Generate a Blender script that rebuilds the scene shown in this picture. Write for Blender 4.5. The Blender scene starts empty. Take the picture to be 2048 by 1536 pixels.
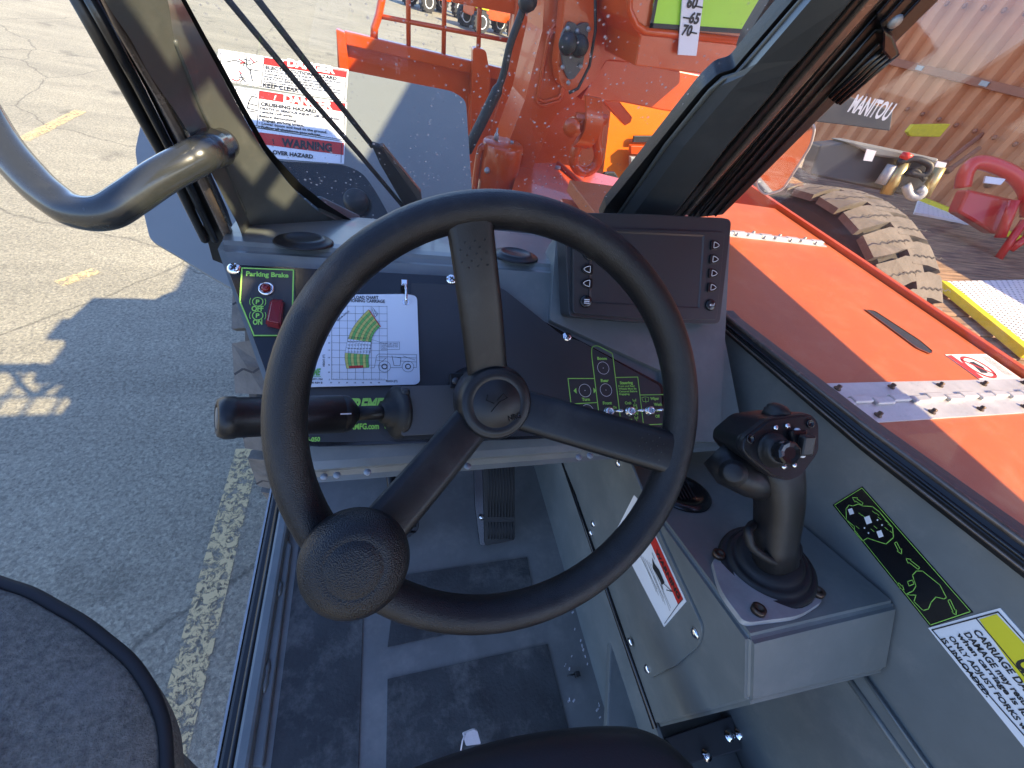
import bpy, bmesh, math, random
from mathutils import Vector, Matrix, Quaternion
import colorsys
random.seed(7)
V = Vector
# ---------------------------------------------------------------- camera, world, sun, exposure
sc = bpy.context.scene
H = 2.15                                  # eye height over the asphalt
CAM = V((0, 0, H))
FPX = 811.0
RX = V((0.95708624, -0.01812577, 0.28923586))   # rows: world axes in camera space (x right, y down, z forward)
RY = V((-0.21224395, -0.72341162, 0.65698412))
RZ = V((0.19732824, -0.69017903, -0.69621439))
cd = bpy.data.cameras.new("camera"); cam = bpy.data.objects.new("camera", cd); sc.collection.objects.link(cam)
cd.sensor_width = 36; cd.lens = FPX / 2048 * 36; cd.clip_start = 0.01; cd.clip_end = 500
cam.matrix_world = Matrix(((RX.x, -RX.y, -RX.z, 0), (RY.x, -RY.y, -RY.z, 0), (RZ.x, -RZ.y, -RZ.z, H), (0, 0, 0, 1)))
sc.camera = cam
SUN = V((0.55, -0.53, 0.645)).normalized()      # towards the sun: right and behind
w = bpy.data.worlds.new("World"); sc.world = w; w.use_nodes = True
wn = w.node_tree.nodes; wl = w.node_tree.links
for n in list(wn): wn.remove(n)
sky = wn.new('ShaderNodeTexSky'); sky.sky_type = 'NISHITA'; sky.sun_disc = False
sky.sun_elevation = math.asin(SUN.z); sky.sun_rotation = math.atan2(SUN.x, SUN.y)
sky.air_density = 1.0; sky.dust_density = 0.4; sky.ozone_density = 3.0
bg = wn.new('ShaderNodeBackground'); bg.inputs['Strength'].default_value = 0.15
wo = wn.new('ShaderNodeOutputWorld'); tn = wn.new('ShaderNodeMix'); tn.data_type = 'RGBA'; tn.blend_type = 'MULTIPLY'; tn.inputs[0].default_value = 1; tn.inputs[7].default_value = (.93, .98, 1.20, 1); wl.new(sky.outputs[0], tn.inputs[6]); wl.new(tn.outputs[2], bg.inputs[0]); wl.new(bg.outputs[0], wo.inputs[0])
sd = bpy.data.lights.new("sun", 'SUN'); sd.energy = 4.4; sd.angle = math.radians(0.5); sd.color = (1.0, 0.85, 0.57)
so = bpy.data.objects.new("sun", sd); sc.collection.objects.link(so)
so.rotation_euler = SUN.to_track_quat('Z', 'Y').to_euler(); so.location = (6, -6, 9)
sc.view_settings.view_transform = 'Standard'; sc.view_settings.look = 'None'
sc.view_settings.exposure = 1.55; sc.view_settings.gamma = 1.0
sc.cycles.max_bounces = 8; sc.cycles.transparent_max_bounces = 12

# ---------------------------------------------------------------- pixel -> world helpers (photograph pixels, 2048 x 1536)
def ray(px, py):
    c = V((px - 1024, py - 768, FPX))
    return V((RX.dot(c), RY.dot(c), RZ.dot(c)))
def D(px, py, depth):                     # point at a depth along the optical axis
    return CAM + ray(px, py) * (depth / FPX)
class Pl:
    def __init__(s, p, n, u=(1, 0, 0)):   # p is relative to the eye
        s.p = CAM + V(p); s.n = V(n).normalized()
        s.u = (V(u) - s.n * V(u).dot(s.n)).normalized(); s.v = s.n.cross(s.u)
    def hit(s, px, py, off=0.0):
        d = ray(px, py); t = (s.p + s.n * off - CAM).dot(s.n) / d.dot(s.n)
        return CAM + d * t
    def pts(s, L, off=0.0): return [s.hit(x, y, off) for x, y in L]
    def at(s, a, b, off=0.0): return s.p + s.u * a + s.v * b + s.n * off

# ---------------------------------------------------------------- materials
MATS = {}
def mat(name, col, rough=0.5, metal=0.0, bump=0.0, bscale=200.0, var=0.0, vscale=6.0, btype='noise', coat=0.0, spec=0.5, bdist=0.001, dust=0.0, dcol=(.34, .32, .28)):
    if name in MATS: return MATS[name]
    m = bpy.data.materials.new(name); m.use_nodes = True
    nt = m.node_tree; b = nt.nodes['Principled BSDF']
    b.inputs['Roughness'].default_value = rough; b.inputs['Metallic'].default_value = metal
    b.inputs['Coat Weight'].default_value = coat; b.inputs['Specular IOR Level'].default_value = spec
    b.inputs['Base Color'].default_value = (*col, 1)
    tc = nt.nodes.new('ShaderNodeTexCoord')
    if var > 0:
        nz = nt.nodes.new('ShaderNodeTexNoise'); nz.inputs['Scale'].default_value = vscale; nz.inputs['Detail'].default_value = 8; nz.inputs['Roughness'].default_value = 0.65
        nt.links.new(tc.outputs['Object'], nz.inputs['Vector'])
        cr = nt.nodes.new('ShaderNodeValToRGB')
        cr.color_ramp.elements[0].position = 0.3; cr.color_ramp.elements[1].position = 0.7
        cr.color_ramp.elements[0].color = (*[c * (1 - var) for c in col], 1)
        cr.color_ramp.elements[1].color = (*[min(1, c * (1 + var)) for c in col], 1)
        nt.links.new(nz.outputs['Fac'], cr.inputs['Fac']); nt.links.new(cr.outputs[0], b.inputs['Base Color'])
        mr = nt.nodes.new('ShaderNodeMapRange'); mr.inputs[1].default_value = 0.3; mr.inputs[2].default_value = 0.7
        mr.inputs[3].default_value = max(0.03, rough * (1 - var * 0.6)); mr.inputs[4].default_value = min(1, rough * (1 + var * 0.6))
        nt.links.new(nz.outputs['Fac'], mr.inputs[0]); nt.links.new(mr.outputs[0], b.inputs['Roughness'])
    if dust > 0:
        dn = nt.nodes.new('ShaderNodeTexNoise'); dn.inputs['Scale'].default_value = 16; dn.inputs['Detail'].default_value = 13; dn.inputs['Roughness'].default_value = .72
        nt.links.new(tc.outputs['Object'], dn.inputs['Vector'])
        dr = nt.nodes.new('ShaderNodeMapRange'); dr.inputs[1].default_value = .50; dr.inputs[2].default_value = .72; dr.inputs[4].default_value = dust
        nt.links.new(dn.outputs['Fac'], dr.inputs[0]); dm = nt.nodes.new('ShaderNodeMix'); dm.data_type = 'RGBA'; dm.inputs[7].default_value = (*dcol, 1)
        src = b.inputs['Base Color'].links[0].from_socket if b.inputs['Base Color'].links else None
        if src: nt.links.new(src, dm.inputs[6])
        else: dm.inputs[6].default_value = (*col, 1)
        nt.links.new(dr.outputs[0], dm.inputs[0]); nt.links.new(dm.outputs[2], b.inputs['Base Color'])
    if bump > 0:
        if btype == 'voronoi':
            t = nt.nodes.new('ShaderNodeTexVoronoi'); t.inputs['Scale'].default_value = bscale; o = t.outputs['Distance']
        else:
            t = nt.nodes.new('ShaderNodeTexNoise'); t.inputs['Scale'].default_value = bscale; t.inputs['Detail'].default_value = 4; o = t.outputs['Fac']
        nt.links.new(tc.outputs['Object'], t.inputs['Vector'])
        bp = nt.nodes.new('ShaderNodeBump'); bp.inputs['Strength'].default_value = bump; bp.inputs['Distance'].default_value = bdist
        nt.links.new(o, bp.inputs['Height']); nt.links.new(bp.outputs[0], b.inputs['Normal'])
    MATS[name] = m; return m

GREY = mat('grey_satin_paint', (.145, .158, .152), .36, 0, .25, 90, .18, 5, bdist=.0006, coat=.12, dust=.22)
GREYD = mat('pillar_satin_paint', (.072, .077, .070), .32, 0, .2, 60, .14, 7, bdist=.0006, coat=.2, dust=.12)
FLOOR = mat('floor_paint', (.165, .165, .155), .45, 0, .4, 60, .25, 6, dust=.35)
MATM = mat('grip_mat_felt', (.046, .047, .046), .9, 0, 1.0, 160, .5, 14, dust=.32)
BLK = mat('black_moulded_plastic', (.009, .009, .010), .40, 0, .35, 900, .1, 20, bdist=.0004, spec=.38, dust=.05)
BLKS = mat('black_smooth_plastic', (.008, .008, .009), .22, 0, .08, 300, .1, 20)
RIM = mat('grained_black_foam', (.008, .008, .009), .40, 0, .5, 1100, 0, 5, 'voronoi', bdist=.0006, spec=.38, dust=.05)
KNOB = mat('pebbled_black_knob', (.008, .008, .009), .36, 0, .55, 900, 0, 5, 'voronoi', bdist=.0010, spec=.38)
RUB = mat('black_rubber', (.008, .008, .008), .55, 0, .25, 300)
PANEL = mat('dark_overlay_film', (.034, .034, .036), .42, 0, .3, 1200, .12, 12, bdist=.0003)
PANELB = mat('black_panel_metal', (.008, .008, .009), .22, 0, .05, 300)
LIME = mat('lime_print', (.30, .62, .10), .5)
WHITE = mat('white_print', (.80, .80, .80), .45)
CARD = mat('white_card_laminate', (.72, .75, .80), .3, 0, 0, 1, .03, 3)
INK = mat('black_ink', (.02, .02, .02), .5)
GREENI = mat('green_ink', (.16, .45, .10), .5)
YELI = mat('yellow_ink', (.62, .55, .14), .5)
REDI = mat('red_ink', (.55, .03, .02), .45)
YEL = mat('caution_yellow_film', (.75, .66, .03), .4)
CHROME = mat('chrome', (.75, .75, .76), .12, 1.0)
STEEL = mat('cast_aluminium', (.36, .37, .37), .55, .35, .3, 150, .2, 20)
ZINC = mat('galvanised_hinge', (.55, .56, .55), .45, .55, .2, 60, .15, 15)
BOLT = mat('oily_bronze_screw', (.10, .07, .05), .4, .8)
REDP = mat('red_switch_guard', (.22, .012, .018), .35, 0, 0, 1, .05, 5)
LAMPR = mat('red_lens', (.18, .005, .005), .1)
MONP = mat('monitor_housing_plastic', (.030, .031, .033), .33, 0, .3, 900, .05, 20, bdist=.0003)
SCREEN = mat('dark_lcd_glass', (.06, .066, .072), .14, 0, .0, 1)
ORG = mat('orange_paint', (.56, .068, .002), .32, 0, .2, 120, .12, 4, bdist=.0005, coat=.3, dust=.08, dcol=(.42, .20, .10))
ORGH = mat('orange_hood_paint', (.46, .100, .018), .5, 0, .35, 160, .10, 4, bdist=.0008, dust=.22, dcol=(.45, .25, .15))
ORG_LIT = mat('sunlit_orange_paint', (.80, .17, .002), .35, 0, .1, 120, .06, 4)  # lighter copy of the orange paint, sunlight put into the colour
GRNP = mat('lime_green_paint', (.42, .80, .04), .4, 0, .3, 90, .06, 4)
FEND = mat('fender_grey_plastic', (.19, .20, .185), .48, 0, .3, 300, .05, 5)
TYRE = mat('dusty_tyre_rubber', (.045, .042, .040), .85, 0, .4, 120, .25, 9)
TYRED = mat('tyre_tread_face', (.13, .118, .10), .9, 0, .8, 60, .35, 11, bdist=.003, dust=.5, dcol=(.20, .182, .155))
ROPE = mat('black_gasket', (.010, .010, .010), .35, 0, .2, 200)
STRIP = mat('brown_metal_trim', (.16, .125, .10), .25, .5, .3, 80, .3, 30)
SEATV = mat('black_seat_vinyl', (.013, .013, .016), .45, 0, .3, 600)
CLOTH = mat('charcoal_felt_fabric', (.15, .143, .12), .98, 0, 1.0, 700, .55, 240, bdist=.0015, dust=.4, dcol=(.26, .26, .24))
PIPE = mat('dark_piping', (.012, .012, .014), .7)
RED = mat('red_machine_paint', (.60, .022, .02), .3, 0, 0, 1, .06, 4, coat=.3)
YELP = mat('yellow_deck_paint', (.72, .60, .02), .6, 0, .6, 80, .12, 20)
CONT = mat('tan_corrugated_steel', (.58, .225, .085), .6, 0, .2, 30, .12, 3)
CONTR = mat('rust_rail_steel', (.33, .12, .06), .6, 0, .2, 30, .2, 5)
MIRR = mat('mirror_glass', (.55, .57, .58), .05, 1.0)
CLEARW = mat('white_fabric_tag', (.55, .53, .55), .8, 0, .3, 300)
DGREY = mat('dark_grey_plastic', (.06, .061, .064), .42, 0, .2, 200)

def wood_mat():
    m = bpy.data.materials.new('weathered_deck_planks'); m.use_nodes = True; nt = m.node_tree; b = nt.nodes['Principled BSDF']
    tc = nt.nodes.new('ShaderNodeTexCoord'); mp = nt.nodes.new('ShaderNodeMapping'); mp.inputs['Scale'].default_value = (1.2, 14, 1)
    n = nt.nodes.new('ShaderNodeTexNoise'); n.inputs['Scale'].default_value = 2.2; n.inputs['Detail'].default_value = 9
    cr = nt.nodes.new('ShaderNodeValToRGB'); e = cr.color_ramp.elements
    e[0].position = .3; e[0].color = (.10, .062, .045, 1); e[1].position = .72; e[1].color = (.42, .27, .15, 1)
    nt.links.new(tc.outputs['Object'], mp.inputs[0]); nt.links.new(mp.outputs[0], n.inputs['Vector']); nt.links.new(n.outputs['Fac'], cr.inputs[0])
    nt.links.new(cr.outputs[0], b.inputs['Base Color']); b.inputs['Roughness'].default_value = .8; return m
WOOD = wood_mat()

def asphalt_mat():
    m = bpy.data.materials.new('worn_asphalt'); m.use_nodes = True; nt = m.node_tree; b = nt.nodes['Principled BSDF']; L = nt.links
    tc = nt.nodes.new('ShaderNodeTexCoord')
    def noise(s, d=8, r=.6, mp=None):
        n = nt.nodes.new('ShaderNodeTexNoise'); n.inputs['Scale'].default_value = s; n.inputs['Detail'].default_value = d; n.inputs['Roughness'].default_value = r
        L.new((mp or tc).outputs['Object' if mp is None else 0], n.inputs['Vector']); return n
    mp = nt.nodes.new('ShaderNodeMapping'); mp.inputs['Scale'].default_value = (.25, 1.6, 1); mp.inputs['Rotation'].default_value = (0, 0, .5)
    L.new(tc.outputs['Object'], mp.inputs[0])
    big = noise(.7, 9, .62); fine = noise(60, 8, .78); st = noise(2.0, 8, .6, mp)
    cr = nt.nodes.new('ShaderNodeValToRGB'); e = cr.color_ramp.elements
    e[0].position = .28; e[0].color = (.235, .215, .155, 1); e[1].position = .75; e[1].color = (.43, .39, .28, 1)
    mx = nt.nodes.new('ShaderNodeMix'); mx.data_type = 'FLOAT'; mx.inputs[0].default_value = .55
    L.new(big.outputs['Fac'], mx.inputs[2]); L.new(st.outputs['Fac'], mx.inputs[3]); L.new(mx.outputs[0], cr.inputs[0])
    c2 = nt.nodes.new('ShaderNodeValToRGB'); c2.color_ramp.elements[0].position = .36; c2.color_ramp.elements[1].position = .66
    c2.color_ramp.elements[0].color = (.45, .45, .47, 1); c2.color_ramp.elements[1].color = (1.3, 1.27, 1.2, 1)
    L.new(fine.outputs['Fac'], c2.inputs[0])
    mul = nt.nodes.new('ShaderNodeMix'); mul.data_type = 'RGBA'; mul.blend_type = 'MULTIPLY'; mul.inputs[0].default_value = .85
    L.new(cr.outputs[0], mul.inputs[6]); L.new(c2.outputs[0], mul.inputs[7])
    # pale scuffs
    sp = noise(14, 10, .75); c3 = nt.nodes.new('ShaderNodeValToRGB'); c3.color_ramp.elements[0].position = .66; c3.color_ramp.elements[1].position = .74
    L.new(sp.outputs['Fac'], c3.inputs[0])
    mx3 = nt.nodes.new('ShaderNodeMix'); mx3.data_type = 'RGBA'; mx3.inputs[7].default_value = (.42, .40, .36, 1)
    L.new(c3.outputs[0], mx3.inputs[0]); L.new(mul.outputs[2], mx3.inputs[6]); L.new(mx3.outputs[2], b.inputs['Base Color'])
    # aggregate stones, hairline cracks and oil stains
    vs = nt.nodes.new('ShaderNodeTexVoronoi'); vs.inputs['Scale'].default_value = 85; L.new(tc.outputs['Object'], vs.inputs['Vector'])
    vr = nt.nodes.new('ShaderNodeMapRange'); vr.inputs[1].default_value = 0; vr.inputs[2].default_value = 1; vr.inputs[3].default_value = .72; vr.inputs[4].default_value = 1.32; L.new(vs.outputs['Color'], vr.inputs[0])
    def mulby(src, fac_socket):
        q = nt.nodes.new('ShaderNodeVectorMath'); q.operation = 'SCALE'; L.new(src, q.inputs[0]); L.new(fac_socket, q.inputs['Scale']); return q.outputs[0]
    c = mulby(mx3.outputs[2], vr.outputs[0])
    wn_ = noise(1.4, 5, .6); wm = nt.nodes.new('ShaderNodeMix'); wm.data_type = 'RGBA'; wm.inputs[0].default_value = .25; L.new(tc.outputs['Object'], wm.inputs[6]); L.new(wn_.outputs['Color'], wm.inputs[7])
    ck = nt.nodes.new('ShaderNodeTexVoronoi'); ck.feature = 'DISTANCE_TO_EDGE'; ck.inputs['Scale'].default_value = .55; L.new(wm.outputs[2], ck.inputs['Vector'])
    kr = nt.nodes.new('ShaderNodeMapRange'); kr.inputs[1].default_value = 0; kr.inputs[2].default_value = .006; kr.inputs[3].default_value = .55; kr.inputs[4].default_value = 1; L.new(ck.outputs['Distance'], kr.inputs[0])
    c = mulby(c, kr.outputs[0])
    os_ = noise(1.9, 3, .5); sr = nt.nodes.new('ShaderNodeMapRange'); sr.inputs[1].default_value = .62; sr.inputs[2].default_value = .74; sr.inputs[3].default_value = 1; sr.inputs[4].default_value = .62; L.new(os_.outputs['Fac'], sr.inputs[0])
    c = mulby(c, sr.outputs[0]); L.new(c, b.inputs['Base Color'])
    b.inputs['Roughness'].default_value = .8
    bp = nt.nodes.new('ShaderNodeBump'); bp.inputs['Strength'].default_value = 1.0; bp.inputs['Distance'].default_value = .012
    L.new(fine.outputs['Fac'], bp.inputs['Height']); L.new(bp.outputs[0], b.inputs['Normal']); return m
ASPH = asphalt_mat()

def paint_line_mat():
    m = bpy.data.materials.new('worn_yellow_line_paint'); m.use_nodes = True; nt = m.node_tree; b = nt.nodes['Principled BSDF']; L = nt.links
    tc = nt.nodes.new('ShaderNodeTexCoord'); n = nt.nodes.new('ShaderNodeTexNoise'); n.inputs['Scale'].default_value = 30; n.inputs['Detail'].default_value = 12; n.inputs['Roughness'].default_value = .82; n.inputs['Distortion'].default_value = .6
    L.new(tc.outputs['Object'], n.inputs['Vector']); cr = nt.nodes.new('ShaderNodeValToRGB'); cr.color_ramp.elements[0].position = .485; cr.color_ramp.elements[1].position = .505
    L.new(n.outputs['Fac'], cr.inputs[0]); b.inputs['Base Color'].default_value = (.62, .46, .22, 1); b.inputs['Roughness'].default_value = .8
    tr = nt.nodes.new('ShaderNodeBsdfTransparent'); mx = nt.nodes.new('ShaderNodeMixShader')
    L.new(cr.outputs[0], mx.inputs[0]); L.new(tr.outputs[0], mx.inputs[1]); L.new(b.outputs[0], mx.inputs[2])
    L.new(mx.outputs[0], nt.nodes['Material Output'].inputs[0]); return m
LINE = paint_line_mat()

def glass_mat(name, dust, tint=(1, 1, 1), refl=1.0, veil=.02):
    m = bpy.data.materials.new(name); m.use_nodes = True; nt = m.node_tree; L = nt.links
    nt.nodes.remove(nt.nodes['Principled BSDF']); out = nt.nodes['Material Output']
    tr = nt.nodes.new('ShaderNodeBsdfTransparent'); tr.inputs[0].default_value = (*tint, 1)
    gl = nt.nodes.new('ShaderNodeBsdfGlossy'); gl.inputs['Roughness'].default_value = .02
    fr = nt.nodes.new('ShaderNodeFresnel'); fr.inputs[0].default_value = 1.45
    ge = nt.nodes.new('ShaderNodeNewGeometry'); io = nt.nodes.new('ShaderNodeMix'); io.data_type = 'FLOAT'; io.inputs[2].default_value = 1.45; io.inputs[3].default_value = 1 / 1.45
    L.new(ge.outputs['Backfacing'], io.inputs[0]); L.new(io.outputs[0], fr.inputs[0])
    mu = nt.nodes.new('ShaderNodeMath'); mu.operation = 'MULTIPLY'; mu.inputs[1].default_value = refl; L.new(fr.outputs[0], mu.inputs[0])
    mx = nt.nodes.new('ShaderNodeMixShader'); L.new(mu.outputs[0], mx.inputs[0]); L.new(tr.outputs[0], mx.inputs[1]); L.new(gl.outputs[0], mx.inputs[2])
    df = nt.nodes.new('ShaderNodeBsdfDiffuse'); df.inputs[0].default_value = (.62, .55, .5, 1)
    tl = nt.nodes.new('ShaderNodeBsdfTranslucent'); tl.inputs[0].default_value = (.62, .55, .5, 1)
    ad = nt.nodes.new('ShaderNodeMixShader'); ad.inputs[0].default_value = .5; L.new(df.outputs[0], ad.inputs[1]); L.new(tl.outputs[0], ad.inputs[2])
    tc = nt.nodes.new('ShaderNodeTexCoord')
    n1 = nt.nodes.new('ShaderNodeTexVoronoi'); n1.inputs['Scale'].default_value = 150; L.new(tc.outputs['Object'], n1.inputs['Vector'])
    c1 = nt.nodes.new('ShaderNodeValToRGB'); c1.color_ramp.elements[0].position = .0; c1.color_ramp.elements[0].color = (1, 1, 1, 1); c1.color_ramp.elements[1].position = .22; c1.color_ramp.elements[1].color = (0, 0, 0, 1)
    sx = nt.nodes.new('ShaderNodeSeparateColor'); L.new(n1.outputs['Color'], sx.inputs[0]); pw = nt.nodes.new('ShaderNodeMath'); pw.operation = 'POWER'; pw.inputs[1].default_value = 2.2; L.new(sx.outputs[0], pw.inputs[0])
    dv = nt.nodes.new('ShaderNodeMath'); dv.operation = 'DIVIDE'; L.new(n1.outputs['Distance'], dv.inputs[0]); ad2 = nt.nodes.new('ShaderNodeMath'); ad2.operation = 'MULTIPLY_ADD'; ad2.inputs[1].default_value = 1.5; ad2.inputs[2].default_value = .12; L.new(pw.outputs[0], ad2.inputs[0]); L.new(ad2.outputs[0], dv.inputs[1]); L.new(dv.outputs[0], c1.inputs[0])
    n2 = nt.nodes.new('ShaderNodeTexNoise'); n2.inputs['Scale'].default_value = 9; n2.inputs['Detail'].default_value = 6; L.new(tc.outputs['Object'], n2.inputs['Vector'])
    c2 = nt.nodes.new('ShaderNodeValToRGB'); c2.color_ramp.elements[0].position = .36; c2.color_ramp.elements[1].position = .58; L.new(n2.outputs['Fac'], c2.inputs[0])
    m1 = nt.nodes.new('ShaderNodeMath'); m1.operation = 'MULTIPLY'; L.new(c1.outputs[0], m1.inputs[0]); L.new(c2.outputs[0], m1.inputs[1])
    m2 = nt.nodes.new('ShaderNodeMath'); m2.operation = 'MULTIPLY_ADD'; m2.inputs[1].default_value = dust; m2.inputs[2].default_value = veil; L.new(m1.outputs[0], m2.inputs[0])
    fx = nt.nodes.new('ShaderNodeMixShader'); L.new(m2.outputs[0], fx.inputs[0]); L.new(mx.outputs[0], fx.inputs[1]); L.new(ad.outputs[0], fx.inputs[2])
    L.new(fx.outputs[0], out.inputs[0]); return m
GLASSW = glass_mat('dusty_windscreen_glass', 1.0, (.95, .96, .95), .8, .02)
GLASSS = glass_mat('side_window_glass', .12, (.98, .92, .88), .9, .018)  # warm tint stands in for reddish reflections on the pane

# ---------------------------------------------------------------- mesh builder
class MB:
    def __init__(s): s.bm = bmesh.new(); s.m = []
    def mi(s, m):
        if m not in s.m: s.m.append(m)
        return s.m.index(m)
    def take(s, t, m, smooth=False):
        i = s.mi(m)
        for f in t.faces: f.material_index = i; f.smooth = smooth
        me = bpy.data.meshes.new('t'); t.to_mesh(me); t.free(); s.bm.from_mesh(me); bpy.data.meshes.remove(me); return s
    def poly(s, P, m):
        t = bmesh.new(); t.faces.new([t.verts.new(p) for p in P]); return s.take(t, m)
    def slab(s, P, nrm, th, m, bev=0.0, seg=2, smooth=False):   # P is the front outline; the body runs th along nrm
        t = bmesh.new(); nrm = V(nrm).normalized() * th
        a = [t.verts.new(p) for p in P]; b = [t.verts.new(p + nrm) for p in P]; n = len(P)
        t.faces.new(a); t.faces.new(b[::-1])
        for i in range(n): t.faces.new((a[i], b[i], b[(i + 1) % n], a[(i + 1) % n]))
        bmesh.ops.recalc_face_normals(t, faces=t.faces)
        if bev > 0: bmesh.ops.bevel(t, geom=list(t.edges), offset=bev, segments=seg, affect='EDGES', profile=.5, clamp_overlap=True)
        return s.take(t, m, smooth)
    def ring(s, A, B, nrm, th, m):        # frame between two outlines of equal length
        t = bmesh.new(); nrm = V(nrm).normalized() * th; n = len(A)
        a = [t.verts.new(p) for p in A]; b = [t.verts.new(p) for p in B]; c = [t.verts.new(p + nrm) for p in A]; d = [t.verts.new(p + nrm) for p in B]
        for i in range(n):
            j = (i + 1) % n
            for q in ((a[i], a[j], b[j], b[i]), (c[i], d[i], d[j], c[j]), (a[i], c[i], c[j], a[j]), (b[i], b[j], d[j], d[i])): t.faces.new(q)
        bmesh.ops.recalc_face_normals(t, faces=t.faces); return s.take(t, m)
    def loft(s, rings, m, smooth=False, cap=True, bev=0, closed=False):
        t = bmesh.new(); R = [[t.verts.new(p) for p in r] for r in rings]; n = len(R[0])
        for k in range(len(R) - (0 if closed else 1)):
            A, B = R[k], R[(k + 1) % len(R)]
            for i in range(n): t.faces.new((A[i], A[(i + 1) % n], B[(i + 1) % n], B[i]))
        if cap and not closed: t.faces.new(R[0][::-1]); t.faces.new(R[-1])
        bmesh.ops.recalc_face_normals(t, faces=t.faces)
        if bev > 0: bmesh.ops.bevel(t, geom=[e for e in t.edges if len(e.link_faces) == 2 and e.calc_face_angle(0) > .3], offset=bev, segments=3, affect='EDGES', clamp_overlap=True)
        return s.take(t, m, smooth)
    def grid(s, rows, m, smooth=True):
        t = bmesh.new(); R = [[t.verts.new(p) for p in r] for r in rows]
        for k in range(len(R) - 1):
            for i in range(len(R[0]) - 1): t.faces.new((R[k][i], R[k][i + 1], R[k + 1][i + 1], R[k + 1][i]))
        return s.take(t, m, smooth)
    def tube(s, P, r, m, seg=12, closed=False, smooth=True, flat=1.0):
        P = [V(p) for p in P]; n = len(P); rr = r if isinstance(r, (list, tuple)) else [r] * n
        rings = []; prev = None
        for i in range(n):
            if closed: tg = P[(i + 1) % n] - P[i - 1]
            else: tg = P[min(i + 1, n - 1)] - P[max(i - 1, 0)]
            tg.normalize()
            if prev is None: prev = tg.orthogonal().normalized()
            x = (prev - tg * prev.dot(tg)).normalized(); y = tg.cross(x); prev = x
            rings.append([P[i] + (x * math.cos(a) + y * math.sin(a) * flat) * rr[i] for a in [2 * math.pi * k / seg for k in range(seg)]])
        return s.loft(rings, m, smooth, True, 0, closed)
    def lathe(s, o, ax, prof, m, seg=32, smooth=True):    # prof: (radius, height along ax)
        o = V(o); ax = V(ax).normalized(); x = ax.orthogonal().normalized(); y = ax.cross(x)
        rings = [[o + ax * h + (x * math.cos(a) + y * math.sin(a)) * max(r, 1e-5) for a in [2 * math.pi * k / seg for k in range(seg)]] for r, h in prof]
        return s.loft(rings, m, smooth, True)
    def box(s, c, hx, hy, hz, m, bev=0.0, ux=(1, 0, 0), uy=(0, 1, 0)):
        ux = V(ux).normalized(); uy = V(uy); uy = (uy - ux * uy.dot(ux)).normalized(); uz = ux.cross(uy); c = V(c)
        P = [c + ux * a * hx + uy * b * hy + uz * hz for a, b in ((-1, -1), (1, -1), (1, 1), (-1, 1))]
        return s.slab(P, -uz, 2 * hz, m, bev)
    def line(s, P, wd, nrm, m, closed=False):             # flat ribbon lying on a surface
        nrm = V(nrm).normalized(); P = [V(p) for p in P]; n = len(P)
        for i in range(n if closed else n - 1):
            a, b = P[i], P[(i + 1) % n]; d = (b - a)
            if d.length < 1e-6: continue
            d.normalize(); q = nrm.cross(d) * wd / 2; e = d * wd / 2
            s.poly([a - q - e, b - q + e, b + q + e, a + q - e], m)
        return s
    def circ(s, pl, c, r, wd, m, off, seg=28):
        P = [c + (pl.u * math.cos(a) + pl.v * math.sin(a)) * r for a in [2 * math.pi * k / seg for k in range(seg)]]
        Q = [c + (pl.u * math.cos(a) + pl.v * math.sin(a)) * (r - wd) for a in [2 * math.pi * k / seg for k in range(seg)]]
        for i in range(seg): s.poly([P[i], P[(i + 1) % seg], Q[(i + 1) % seg], Q[i]], m)
        return s
    def disc(s, pl, c, r, m, seg=24): return s.poly([c + (pl.u * math.cos(a) + pl.v * math.sin(a)) * r for a in [2 * math.pi * k / seg for k in range(seg)]], m)
    def text(s, txt, o, ud, nrm, wid=None, hgt=None, m=None, bold=.02, shear=0, mir=False):
        # o: left end of the baseline; ud: reading direction; scaled to wid and/or to hgt (cap height)
        cu = bpy.data.curves.new('t', 'FONT'); cu.body = txt; cu.size = 1; cu.offset = bold; cu.shear = shear; cu.resolution_u = 3
        ob = bpy.data.objects.new('t', cu); sc.collection.objects.link(ob)
        dg = bpy.context.evaluated_depsgraph_get(); me = bpy.data.meshes.new_from_object(ob.evaluated_get(dg))
        bpy.data.objects.remove(ob); bpy.data.curves.remove(cu)
        if not me.vertices: return s
        xs = [v.co.x for v in me.vertices]; x0, x1 = min(xs), max(xs)
        sx = wid / (x1 - x0) if wid else hgt / .7; sy = hgt / .7 if hgt else sx
        u = V(ud).normalized(); nrm = V(nrm).normalized(); v = nrm.cross(u)
        for q in me.vertices: q.co = o + u * ((q.co.x - x0) * sx) + v * (q.co.y * sy)
        i = s.mi(m)
        for p in me.polygons: p.material_index = i
        s.bm.from_mesh(me); bpy.data.meshes.remove(me); return s
    def tpx(s, txt, pl, a, b, hgt, m, off=.0012, bold=.02, shear=0):   # baseline from pixel a to pixel b on a plane
        A = pl.hit(*a, off); B = pl.hit(*b, off); return s.text(txt, A, B - A, pl.n, (B - A).length, hgt, m, bold, shear)
    def build(s, name, parent=None, label=None):
        me = bpy.data.meshes.new(name); s.bm.to_mesh(me); s.bm.free()
        for q in s.m: me.materials.append(q)
        o = bpy.data.objects.new(name, me); sc.collection.objects.link(o)
        if parent is not None:
            o.parent = parent
            base = parent
            while base is not None:
                o_loc = base.location; me.transform(Matrix.Translation(-o_loc)); base = base.parent
        if label: o['label'] = label
        return o
def thing(name, label, cat, loc=(0, 0, 0), group=None):
    o = bpy.data.objects.new(name, None); sc.collection.objects.link(o); o.location = loc; o.empty_display_size = .2
    o['label'] = label; o['category'] = cat
    if group: o['group'] = group
    return o
def tag(o, label, cat, group=None):
    o['label'] = label; o['category'] = cat
    if group: o['group'] = group
    return o
def struct(o): o['kind'] = 'structure'; return o
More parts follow.
